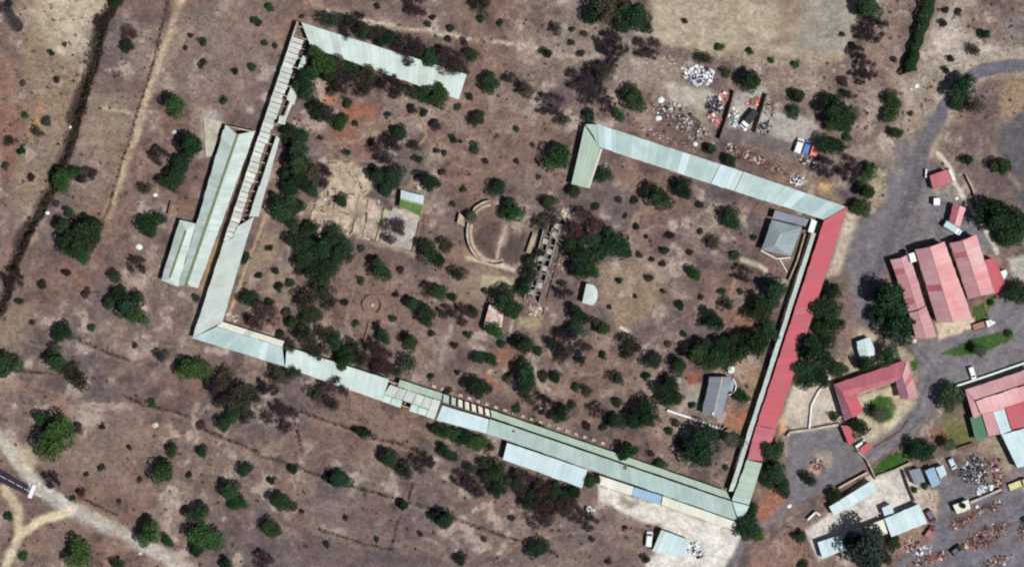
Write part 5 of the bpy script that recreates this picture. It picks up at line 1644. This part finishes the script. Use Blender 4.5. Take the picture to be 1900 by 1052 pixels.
def variants():
    for k in range(6):
        c, nn, r = crown_pts(100 + k, 3200, 18, 0.72, (0.20, 0.40))
        MESH['D', k] = (quads_mesh('crown', c + [0, 0, 1.0], nn, r.uniform(0.03, 0.075, len(c)), 0.6, r, 'leaf_dark'), trunk_mesh(k, 1.0))
    for k in range(4):
        c, nn, r = crown_pts(200 + k, 1500, 17, 0.74, (0.15, 0.33))
        MESH['O', k] = (quads_mesh('crown', c + [0, 0, 0.95], nn, r.uniform(0.03, 0.075, len(c)), 0.55, r, 'leaf_olive'), trunk_mesh(20 + k, 0.95, 0.055, 0.5, 6))
    for k in range(4):
        tm, c, r = bare_mesh(300 + k, 0.95)
        nn = rand_unit(len(c), r)
        me = quads_mesh('crown', c, nn, r.uniform(0.05, 0.12, len(c)), 0.17, r, 'leaf_plum')
        MESH['B', k] = (me, tm)
    for k in range(5):
        c, nn, r = crown_pts(400 + k, 900, 9, 0.55, (0.32, 0.5), 0.6)
        MESH['S', k] = (quads_mesh('crown', c + [0, 0, 0.5], nn, r.uniform(0.055, 0.12, len(c)), 0.6, r, 'leaf_dark'), trunk_mesh(40 + k, 0.5, 0.06, 0.4, 4))
    for k in range(2):
        rr = random.Random(500 + k)
        m = MB()
        for i in range(30):
            a = 6.283 * i / 30 + rr.uniform(-.1, .1)
            el = rr.uniform(-0.1, 0.9)
            prev = None
            L = rr.uniform(0.85, 1.05)
            for j in range(9):
                t = j / 8
                x = L * (t * math.cos(el * 0.6))
                zz = 1.75 + 0.35 * math.sin(el) * math.sin(t * 2.2) - 0.45 * t * t
                q = Vector((x * math.cos(a), x * math.sin(a), zz))
                if prev is not None:
                    sd = Vector((-math.sin(a), math.cos(a), 0)) * (0.075 * math.sin(math.pi * min(1, t + 0.12)) + 0.012)
                    dz = Vector((0, 0, -0.05))
                    m.face([prev, q, q + sd + dz, prev + sd * 1.0 + dz])
                    m.face([q, prev, prev - sd + dz, q - sd + dz])
                prev = q
        o = m.build('crown', 'leaf_dark')
        cm = o.data
        bpy.data.objects.remove(o)
        m = MB()
        for j in range(8):
            m.tube((0, 0, -0.1 + j * 0.23), (0, 0, 0.15 + j * 0.23), 0.09 - j * 0.003, 0.075 - j * 0.003, 9)
        o = m.build('trunk', 'bark')
        tm = o.data
        bpy.data.objects.remove(o)
        MESH['P', k] = (cm, tm)


variants()
NV = {'D': 6, 'O': 4, 'B': 4, 'S': 5, 'P': 2}
# x, y, crown radius (photo pixels), look: D dark, G green, O olive, B bare, U blue-grey, P palm
RAW = '''
325 195 26 G;350 272 34 G;325 333 27 D;295 290 15 B;268 350 15 O;238 86 14 D;240 62 13 B;113 333 24 G;140 320 15 G;20 262 13 O;40 278 10 D;70 246 14 O;86 224 12 O;12 310 10 O;
95 98 7 U;45 215 8 D;375 78 10 D;376 118 10 U;435 133 8 U;466 125 10 G;414 186 9 G;472 38 9 D;345 90 6 O;355 66 6 B;18 8 9 O;105 148 7 B;43 155 7 O;120 82 6 O;215 4 14 D;186 38 16 B;175 76 11 O;166 325 14 B;150 330 10 B;
500 14 10 G;478 42 9 O;492 79 8 G;512 86 7 O;612 37 24 O;655 50 22 B;688 62 20 O;718 74 19 D;760 92 24 B;800 106 26 D;834 113 24 B;856 128 14 B;876 100 14 D;862 78 8 B;774 14 18 B;895 8 24 O;890 36 9 D;793 46 9 O;835 52 9 O;803 32 7 B;830 73 8 B;928 43 7 D;911 154 20 D;946 146 14 O;
595 116 30 G;566 160 26 D;625 120 24 O;642 150 22 B;680 138 25 O;676 166 20 O;618 168 13 O;728 160 18 B;768 170 18 O;816 180 24 G;704 152 10 O;643 190 12 D;605 216 26 O;586 202 18 D;632 226 17 G;658 230 8 O;742 245 20 D;720 276 24 B;770 270 14 O;775 295 10 D;785 208 10 D;767 203 10 B;807 232 12 B;888 221 16 U;841 258 9 D;881 275 12 D;825 285 7 B;854 262 5 O;644 283 8 D;595 255 7 O;
541 242 17 D;560 252 17 D;550 306 31 D;578 318 28 O;600 326 17 B;542 346 26 D;700 325 22 D;733 328 25 D;690 312 10 D;774 323 10 O;800 340 20 D;925 350 20 D;720 350 20 D;
1131 17 42 O;1182 28 36 D;1156 44 22 D;1033 55 14 O;1060 78 8 D;1083 63 8 O;1014 98 12 D;1062 54 7 O;1205 90 20 B;1136 68 14 B;1142 92 19 B;1118 137 26 O;1080 146 20 B;1090 180 14 B;1025 195 20 B;1045 222 16 O;976 168 20 O;1180 181 25 D;1148 215 13 G;1130 196 13 B;1096 215 13 D;1037 292 32 G;1120 323 18 D;1318 278 15 D;1355 298 14 D;1310 110 18 O;1335 88 10 G;1391 95 8 D;1395 152 28 D;1350 135 13 O;1224 363 28 D;1266 352 22 D;1067 356 18 D;1078 101 8 O;
1612 14 30 D;1620 54 22 B;1581 85 9 U;1563 63 7 O;1478 118 10 G;1432 112 7 D;1480 180 20 D;1476 208 14 D;1656 188 19 G;1652 214 18 G;1664 249 13 D;1556 203 30 D;1546 228 20 D;1582 214 18 O;1570 256 11 D;1534 272 22 D;1566 150 12 B;1610 130 16 B;1788 164 26 D;1776 190 18 D;1808 196 22 O;1830 64 13 D;1808 92 14 O;1755 130 8 D;1755 18 8 O;1780 24 8 B;1750 43 9 B;1763 110 8 B;1860 310 21 D;1796 298 13 G;1580 314 20 B;1614 322 20 G;1607 354 22 G;1598 384 21 D;1532 309 18 B;
145 440 38 D;174 432 24 D;120 422 22 D;130 396 13 D;152 470 20 G;278 418 28 G;300 406 14 O;255 492 15 B;215 515 18 O;236 574 32 D;256 586 22 G;204 560 15 D;170 610 10 D;114 615 22 D;104 668 28 D;130 690 20 O;149 708 24 O;12 678 32 D;301 662 16 O;362 690 28 G;341 680 16 D;420 700 24 O;24 518 18 B;36 558 9 D;124 505 9 B;160 545 10 B;455 480 12 G;465 557 18 D;488 586 24 B;365 552 9 O;80 530 12 O;
526 390 30 D;548 384 20 D;514 370 15 D;636 373 15 D;562 458 26 D;600 460 32 D;632 470 26 D;590 500 26 D;648 476 16 O;602 524 18 D;574 424 18 D;538 523 11 D;513 502 9 O;519 534 11 U;572 556 26 O;604 544 22 O;566 622 28 O;590 652 24 O;620 632 20 D;642 664 24 G;694 660 26 B;706 504 24 D;733 428 20 B;796 463 23 D;815 484 18 D;831 456 18 O;853 510 19 O;800 538 14 B;815 540 18 G;766 562 18 D;792 584 21 D;828 580 13 B;857 584 17 B;880 580 14 O;712 625 16 D;762 635 20 D;757 676 23 O;890 664 14 D;912 667 13 G;890 720 24 D;919 612 19 G;942 556 26 D;875 402 13 P;952 394 21 G;
1020 375 16 D;1008 416 18 O;1106 385 9 G;1177 373 10 U;1090 418 26 B;1060 428 15 B;1142 453 29 D;1118 472 17 D;1077 478 28 D;1096 500 19 G;1243 438 10 U;1234 464 10 D;1188 473 8 O;1325 450 17 O;1355 408 21 D;1362 472 12 D;1290 506 15 G;1380 508 14 B;1376 541 8 O;1263 567 11 D;1205 515 10 O;1180 550 5 D;1230 488 8 B;1350 566 17 O;1323 596 22 D;1073 586 21 D;1117 608 18 D;1058 634 26 B;1044 660 17 O;1090 645 9 O;1176 644 25 O;1214 670 21 U;1145 702 18 O;1032 700 14 D;971 638 25 D;980 690 24 D;1288 655 30 D;1328 665 27 D;1260 678 20 D;1357 637 20 D;1402 640 32 D;1416 574 28 D;1438 534 30 D;984 512 21 O;984 488 14 D;1046 540 14 B;
1546 540 24 D;1535 572 30 D;1548 606 22 D;1512 658 32 D;1494 688 22 D;1522 700 20 D;1557 686 18 D;1652 552 38 D;1670 604 34 D;1606 675 20 D;1644 658 23 D;1858 400 40 D;1886 432 32 D;1846 384 22 D;1890 546 28 D;1818 651 14 P;1870 620 9 D;1838 562 7 G;
99 812 38 G;124 800 20 G;84 786 20 G;146 796 12 B;304 876 28 G;320 836 14 D;376 838 13 D;428 908 26 D;440 932 18 G;370 955 23 D;384 1002 30 G;364 1022 18 D;420 1048 14 D;281 990 28 G;312 1004 13 G;151 1026 32 G;222 1048 16 D;14 958 11 D;43 1030 11 G;280 748 11 G;417 784 18 D;374 790 10 B;446 738 34 O;420 728 26 B;456 770 22 O;456 870 16 D;135 924 7 D;152 912 10 B;96 890 14 B;188 868 8 O;
521 697 22 O;545 690 20 O;521 774 24 B;586 732 20 O;618 724 22 B;616 750 16 O;675 805 15 D;723 848 24 D;750 873 22 O;786 857 18 B;825 838 15 D;842 846 12 D;545 868 12 D;505 890 10 D;523 931 21 D;541 940 12 O;632 890 24 D;608 886 12 D;747 938 14 D;822 962 26 D;502 983 21 D;490 1040 16 B;607 1010 8 D;856 1038 14 D;814 798 15 D;838 806 17 G;862 813 18 D;886 822 19 G;908 829 16 O;915 874 24 D;938 892 20 O;884 900 22 B;858 888 14 B;831 726 9 O;
977 715 20 D;960 704 14 B;980 738 15 O;1012 753 17 B;1044 770 20 D;1092 726 14 O;1108 762 13 B;1143 746 12 O;1143 781 20 D;1192 764 29 D;1208 782 18 O;1242 722 25 D;1258 738 18 G;1285 752 8 D;1252 785 9 B;1296 826 36 D;1322 808 17 O;1357 815 19 P;1376 820 14 D;1164 836 20 G;1207 842 8 O;1225 862 13 D;1348 868 7 D;1376 736 15 G;1097 892 17 G;985 904 22 B;1018 930 28 B;1062 915 18 D;1046 944 24 O;1030 897 9 G;1090 966 17 B;1001 1020 21 D;962 880 18 O;1198 1036 10 O;1389 976 26 D;1406 990 18 G;1397 945 13 G;
1498 703 20 D;1436 838 23 D;1440 870 26 D;1453 906 19 D;1424 892 16 D;1500 890 14 D;1548 920 15 D;1545 772 11 D;1596 791 20 D;1583 782 12 D;1632 769 18 P;1765 736 26 D;1711 839 26 D;1762 825 15 P;1605 1016 44 U;1640 1034 26 O;1660 1008 15 D;1487 997 13 D;1490 1046 12 D;1728 978 8 D;1715 900 8 G;1698 908 8 G;1902 966 9 D;
560 30 6 O;700 12 7 O;1270 40 6 B;1660 110 7 B;1690 210 6 B;960 300 6 B;1000 330 7 O;1160 400 6 O;1300 430 7 O;1200 440 5 B;1130 570 6 O;660 720 6 O;480 640 7 B;250 640 7 O;60 600 7 B;190 790 7 B;350 880 7 O;240 830 6 O;160 880 6 D;220 930 7 O;260 890 6 D;560 950 6 O;640 960 6 B;700 1000 6 O;900 1000 7 O;950 960 7 B;1100 1000 7 O;1130 1040 7 B;1160 980 6 O;780 990 6 O;
635 45 18 O;672 58 18 D;705 68 16 B;740 80 18 O;780 98 20 D;820 110 20 O;848 122 16 D;575 132 22 D;610 140 22 D;655 130 22 D;700 146 18 B;745 165 16 O;790 172 18 D;
530 262 12 D;555 280 24 D;528 325 16 D;562 336 24 D;580 352 18 D;545 412 18 D;616 440 22 D;575 482 24 D;616 496 22 D;642 456 18 D;560 502 14 O;588 532 16 O;612 562 18 O;545 600 18 D;540 642 18 O;602 620 20 O;655 642 18 O;668 668 20 O;712 682 18 B;736 690 14 O;580 590 18 D;
1100 450 20 D;1062 456 20 D;1095 478 18 D;1130 430 16 D;1162 466 16 D;1075 506 20 D;1025 402 14 B;998 470 14 O;975 536 18 D;956 576 18 D;1066 612 18 D;1030 640 18 O;1078 666 14 O;945 376 16 D;
1306 640 22 D;1342 642 20 D;1352 666 18 D;1376 655 18 D;1426 616 20 D;1430 560 22 D;1386 626 20 D;1240 746 18 D;1302 846 24 D;1278 832 20 D;1180 782 18 D;1166 770 16 O;
960 896 22 O;986 926 22 D;1002 900 18 O;1036 920 22 D;1016 952 22 O;1062 946 18 B;900 860 16 O;926 906 18 D;872 870 14 O;1000 962 18 B;452 756 24 O;436 766 20 D;472 736 20 O;408 746 16 O;396 716 20 O;500 716 18 B;
1526 610 20 D;1500 640 22 D;1530 632 18 D;1640 586 24 D;1692 598 16 D;1880 400 26 D;1870 442 24 D;1838 412 16 D;1426 852 16 D;1446 888 18 D;1580 1000 22 U;1626 1000 24 O;1612 1042 26 U;
1100 26 22 D;1152 20 26 D;1198 46 16 D;1126 80 16 B;1130 116 16 B;1100 150 16 B;1110 170 14 B;1544 190 18 D;1570 232 18 D;1556 270 16 D;1602 60 14 B;1592 100 14 B;1598 142 14 B;1572 176 14 O;
132 452 22 D;166 416 18 D;340 302 22 D;310 322 14 D;224 546 18 D;250 560 18 D;60 330 9 B;104 380 8 B;70 400 9 O;
640 560 9 O;668 520 10 D;735 545 8 O;742 500 8 B;660 600 8 D;730 590 9 O;800 620 9 D;845 640 8 O;870 620 9 D;840 550 10 D;900 540 8 O;930 640 11 D;1000 650 12 D;1010 700 12 O;940 700 9 O;1070 720 11 D;1060 750 10 O;1120 790 10 D;1000 790 9 O;960 760 10 D;1090 790 9 B;1240 800 10 D;1260 820 9 O;1200 700 10 D;1160 660 10 O;1120 660 9 D;1240 640 9 O;1270 620 8 D;1300 600 9 O;1340 540 9 D;1300 550 7 O;1230 540 6 O;1150 520 7 D;1210 480 7 O;1280 470 8 O;1180 420 8 D;1150 370 8 O;1300 380 9 O;1400 440 8 O;860 350 8 D;840 380 7 O;900 300 7 B;960 240 8 D;990 270 6 O;820 320 8 O;700 480 8 B;670 460 9 O;500 460 8 O;480 510 8 D;500 560 10 D;530 580 12 O;520 620 10 D;700 600 8 B;760 720 8 O;800 700 8 D;850 690 7 O;720 215 8 O;690 265 7 B;810 280 7 O;850 200 8 O;870 180 9 D
'''
MATOF = {'D': 'leaf_dark', 'G': 'leaf_green', 'O': 'leaf_olive', 'B': 'leaf_plum', 'U': 'leaf_blue', 'P': 'leaf_olive'}
WORD = {'D': 'dark green', 'G': 'bright green', 'O': 'grey-olive', 'B': 'leafless purplish', 'U': 'blue-grey', 'P': 'spiky'}
PL = []
for it in RAW.replace('\n', '').split(';'):
    if it.strip():
        a = it.split()
        PL.append((float(a[0]), float(a[1]), float(a[2]), a[3]))
EXTRA_LM = [('dark gully at left edge', 150, 180), ('dirt track at upper left', 280, 160), ('junction of the dirt roads', 60, 960), ('wide dirt road at lower left', 230, 1000), ('sand pitch', 1400, 45),
            ('tall hedge', 1700, 60), ('curving tarred road', 1790, 145), ('three parked vans', 1496, 274), ('black truck', 1389, 222), ('red soil patch', 670, 220), ('bright lawn', 1810, 640),
            ('round lawn', 1637, 757), ('concrete yard', 1290, 985), ('thin furrow at bottom centre', 660, 995), ('furrow below the broken wing', 620, 790), ('white rubbish sprawl', 1296, 140),
            ('scrap trail', 1260, 225), ('white scraped strip', 760, 52), ('red soil at left edge', 5, 220), ('bottom left dark tar strip', 10, 880), ('lane of the scrap yard', 1450, 272), ('loop of the dirt lane', 1620, 290),
            ('field below the white annex', 960, 985), ('field left of the corner wing', 230, 700), ('grass slope above the ribbed wing', 420, 110), ('clearing with pale soil', 1180, 540), ('furrow left of centre bottom', 420, 870)]
LM += EXTRA_LM
DIRS = ['right of', 'upper right of', 'above', 'upper left of', 'left of', 'lower left of', 'below', 'lower right of']


def where(x, y):
    b = min(LM, key=lambda l: math.hypot(l[1] - x, l[2] - y))
    d = math.hypot(b[1] - x, b[2] - y)
    k = int(round(math.atan2(b[2] - y, x - b[1]) / (math.pi / 4))) % 8
    return DIRS[k], b[0], d


keys = {}
for i, (x, y, r, t) in enumerate(PL):
    sz = 'tiny' if r < 8 else 'small' if r < 13 else 'medium' if r < 20 else 'large' if r < 29 else 'very large'
    noun = 'palm tree' if t == 'P' else ('bush' if r < 13 else 'tree')
    dr, lm, d = where(x, y)
    keys.setdefault((sz, WORD[t], noun, dr, lm), []).append((d, i))
LABEL = {}
ORD = ['nearest', 'second nearest', 'third nearest', 'fourth nearest', 'fifth nearest', 'sixth nearest', 'seventh nearest', 'eighth nearest', 'ninth nearest', 'tenth nearest']
for k, lst in keys.items():
    lst.sort()
    for j, (d, i) in enumerate(lst):
        s = f'{k[0]} {k[1]} {k[2]} {k[3]} the {k[4]}'
        if len(lst) > 1:
            s += f', {ORD[j]}'
        LABEL[i] = s
for i, (x, y, r, t) in enumerate(PL):
    rm = r * S
    small = r < 13
    key = 'P' if t == 'P' else 'S' if small else 'B' if t == 'B' else 'O' if t in 'O' else 'D'
    cm, tm = MESH[key, rng.randrange(NV[key])]
    zc = rm * {'S': 0.5, 'P': 1.7}.get(key, 1.0)
    p = P(x, y, zc)
    nm_ = 'palm_tree' if t == 'P' else ('shrub' if small else {'B': 'bare_tree', 'O': 'scrub_tree'}.get(t, 'evergreen_tree'))
    T = empty(nm_, (p.x, p.y, gh(x, y)), LABEL[i], 'palm' if t == 'P' else 'shrub' if small else 'tree', 'shrubs on the dry ground' if small else 'palms' if t == 'P' else {'B': 'leafless trees', 'O': 'grey-olive trees'}.get(t, 'dark leafy trees'))
    T.rotation_euler = (0, 0, rng.uniform(0, 6.283))
    f = (1.25 if t == 'B' else 1.17) * rm
    T.scale = (f * rng.uniform(0.93, 1.08), f * rng.uniform(0.93, 1.08), f * rng.uniform(0.82, 1.05))
    for nme, me in (('trunk', tm), ('crown', cm)):
        o = bpy.data.objects.new(nme, me)
        o.parent = T
        col.objects.link(o)
        if nme == 'crown':
            o.material_slots[0].link = 'OBJECT'
            o.material_slots[0].material = MATS[MATOF[t]]

# clipped hedge at the upper right
T = empty('tall_hedge', P(1700, 60), 'long tall green hedge running down from the top right', 'hedge')
org = P(1700, 60)
r = np.random.default_rng(77)
hp = [P(1728, -25), P(1712, 40), P(1692, 105), P(1684, 136)]
seg = r.integers(0, 3, 7000)
tt = r.random(7000)
ha = np.array([list(v) for v in hp])
base = ha[seg] * (1 - tt[:, None]) + ha[seg + 1] * tt[:, None]
ang = r.uniform(0, math.pi, 7000)
wob = 1 + 0.25 * np.sin(base[:, 1] * 0.9) * np.cos(base[:, 0] * 0.7 + base[:, 1] * 0.4)
rad = r.uniform(0.85, 1.08, 7000) * 2.1 * wob
off = np.stack([np.cos(ang) * rad * 0.96, np.cos(ang) * rad * 0.28, np.sin(ang) * rad * 1.5 + 0.3], 1)
cpt = base + off - np.array([org.x, org.y, 0])
nn = off / np.linalg.norm(off, axis=1, keepdims=True) + rand_unit(7000, r) * 0.6
nn /= np.linalg.norm(nn, axis=1, keepdims=True)
o = bpy.data.objects.new('foliage', quads_mesh('foliage', cpt, nn, r.uniform(0.12, 0.3, 7000), 0.6, r, 'leaf_hedge'))
o.parent = T
col.objects.link(o)
for k in range(18):
    q = lerp(P(1724, -15), P(1686, 130), k / 17)
    m = MB()
    m.tube((q.x, q.y, -0.2), (q.x, q.y, 2.6), 0.1, 0.05, 5)
    m.build('stem', 'bark', T, org)

# pale boulders and blocks lying about
for k, (x, y, s, lb) in enumerate(((323, 245, 0.9, 'white block by the large tree above the long white hall'), (288, 362, 0.9, 'white lump between two trees left of the long white hall'), (258, 458, 1.3, 'pile-like white boulder above a small bare tree'),
                                   (288, 788, 1.2, 'pale boulder on the rutted track at lower left'), (88, 395, 0.8, 'white stone beside the dark gully'), (1002, 757, 0.7, 'white stone under a leafless tree'), (1326, 797, 0.8, 'white stone on the end of the yard wall'),
                                   (1221, 220, 1.3, 'large white boulder left of the scrap trail'), (1226, 186, 1.4, 'white block right of dark tree in the scrap yard'), (1259, 196, 0.8, 'small white block at the top of scrap trail'), (1290, 268, 0.9, 'white lump at the lower end of scrap trail'),
                                   (1382, 240, 0.8, 'white slab in front of the black truck'), (260, 1026, 0.8, 'white stone on the edge of wide dirt road'), (128, 236, 0.6, 'small pale stone by the bend of gully'), (1464, 938, 0.9, 'white stone on the verge of the grey lane'),
                                   (1696, 632, 0.9, 'white stone below the pink gable'), (1842, 598, 0.8, 'white barrel behind the truck near lawn'), (1775, 368, 0.7, 'small white lump above the rust-red shed'), (1546, 758, 0.6, 'white stone above a bush in the sand yard'), (1800, 300, 0.7, 'white stone left of bright bush'), (1700, 160, 1.0, 'whitish boulder below the tall hedge'), (1690, 166, 0.7, 'smaller whitish boulder below the tall hedge'))):
    m = MB()
    n = 9
    rr = random.Random(k)
    rows = []
    for j, (zz, sc_) in enumerate(((-0.15, 0.9), (0.25, 1.0), (0.55, 0.78), (0.75, 0.4))):
        rows.append([(s * sc_ * rr.uniform(0.75, 1.1) * math.cos(6.283 * i / n) * 0.9, s * sc_ * rr.uniform(0.75, 1.1) * math.sin(6.283 * i / n) * 0.75, s * zz * 0.8) for i in range(n)])
    for j in range(3):
        for i in range(n):
            m.face([rows[j][i], rows[j][(i + 1) % n], rows[j + 1][(i + 1) % n], rows[j + 1][i]])
    m.face(rows[3])
    o = m.build('boulder', 'white_paint' if k % 3 else 'stone')
    p = P(x, y)
    o.location = (p.x, p.y, gh(x, y))
    tag(o, lb, 'boulder')

# ------------------------------------------------------------------ ground cover nobody could count
free = (~BLK) & (LAB == 0)


def scatter(n, seed, dens=None):
    r = np.random.default_rng(seed)
    out = []
    x = r.uniform(-30, 1930, n * 3)
    y = r.uniform(-30, 1082, n * 3)
    i = np.clip(np.searchsorted(GX, x), 0, nx - 1)
    j = np.clip(np.searchsorted(GY, y), 0, ny - 1)
    ok = free[j, i]
    if dens is not None:
        ok &= r.random(len(x)) < dens[j, i]
    x, y, i, j = x[ok][:n], y[ok][:n], i[ok][:n], j[ok][:n]
    return np.stack([(x - CX) * S, (CY - y) * S, HGT[j, i]], 1), r


c, r = scatter(18000, 901, sstep(0.35, 0.6, n2) * 0.8 + 0.2)
k = 3
cc = np.repeat(c, k, 0) + r.normal(size=(len(c) * k, 3)) * np.array([.12, .12, .02])
s = r.uniform(0.08, 0.26, len(cc))
cc[:, 2] += s * 0.5
nn = rand_unit(len(cc), r)
nn[:, 2] = np.abs(nn[:, 2]) * 0.7
nn /= np.linalg.norm(nn, axis=1, keepdims=True)
o = bpy.data.objects.new('dry_grass', quads_mesh('dry_grass', cc, nn, s, 0.5, r, 'straw'))
col.objects.link(o)
tag(o, 'dry straw-coloured grass tufts over the bare ground', 'grass', None, 'stuff')
bst = np.clip(sstep(300, 180, X) * sstep(480, 380, Y) + sstep(1560, 1640, X) * sstep(280, 200, Y) + sstep(340, 300, X) * sstep(800, 840, Y) * 0.6, 0, 1)
c, r = scatter(3600, 911, sstep(0.5, 0.66, fbm(40, 131)) * sstep(0.35, 0.6, fbm(200, 141)) * 0.8 + 0.03 + 0.55 * bst * sstep(0.45, 0.6, fbm(24, 151)))
size = r.uniform(0.12, 0.75, len(c)) ** 1.5
extra = []
rr = np.random.default_rng(5)
for pts in DITCH + [GUL, [(320, -40), (288, 110), (246, 235), (205, 375)], [(-30, 0), (8, 18), (30, 48)]]:
    big = pts is GUL
    for a, b in zip(pts[:-1], pts[1:]):
        L = math.hypot(b[0] - a[0], b[1] - a[1])
        for q in range(int(L / (0.9 if big else 3.6))):
            t = rr.random()
            x, y = a[0] + (b[0] - a[0]) * t + rr.normal() * (6 if big else 2), a[1] + (b[1] - a[1]) * t + rr.normal() * (6 if big else 1.5)
            v = P(x, y)
            extra.append((v.x, v.y, gh(x, y), rr.uniform(0.4, 1.0) if big else rr.uniform(0.2, 0.5)))
extra = np.array(extra)
c = np.concatenate([c, extra[:, :3]])
size = np.concatenate([size, extra[:, 3]])
k = 22
u = rand_unit(len(c) * k, r)
u[:, 2] = np.abs(u[:, 2])
cc = np.repeat(c, k, 0) + u * np.repeat(size, k)[:, None] * r.uniform(0.5, 1.1, (len(c) * k, 1))
nn = u + rand_unit(len(cc), r) * 0.6
nn /= np.linalg.norm(nn, axis=1, keepdims=True)
o = bpy.data.objects.new('low_scrub', quads_mesh('low_scrub', cc, nn, np.repeat(size, k) * r.uniform(0.2, 0.4, len(cc)), 0.6, r, 'scrub'))
col.objects.link(o)
tag(o, 'low dark scrub dotted over the dry ground', 'scrub', None, 'stuff')
# blades on the lawns
li = LABELS.index('lawn')
x, y = r.uniform(1600, 1900, 200000), r.uniform(540, 900, 200000)
i, j = np.searchsorted(GX, x), np.searchsorted(GY, y)
ok = (LAB[j, i] == li) & (COL[j, i, 1] > COL[j, i, 0] * 1.25)
x, y = x[ok][:9000], y[ok][:9000]
c = np.stack([(x - CX) * S, (CY - y) * S, np.full(len(x), 0.03)], 1)
nn = rand_unit(len(c), r)
o = bpy.data.objects.new('lawn_grass', quads_mesh('lawn_grass', c, nn, r.uniform(0.08, 0.18, len(c)), 0.5, r, 'leaf_lawn'))
col.objects.link(o)
tag(o, 'short green grass blades on the watered lawns', 'grass', None, 'stuff')
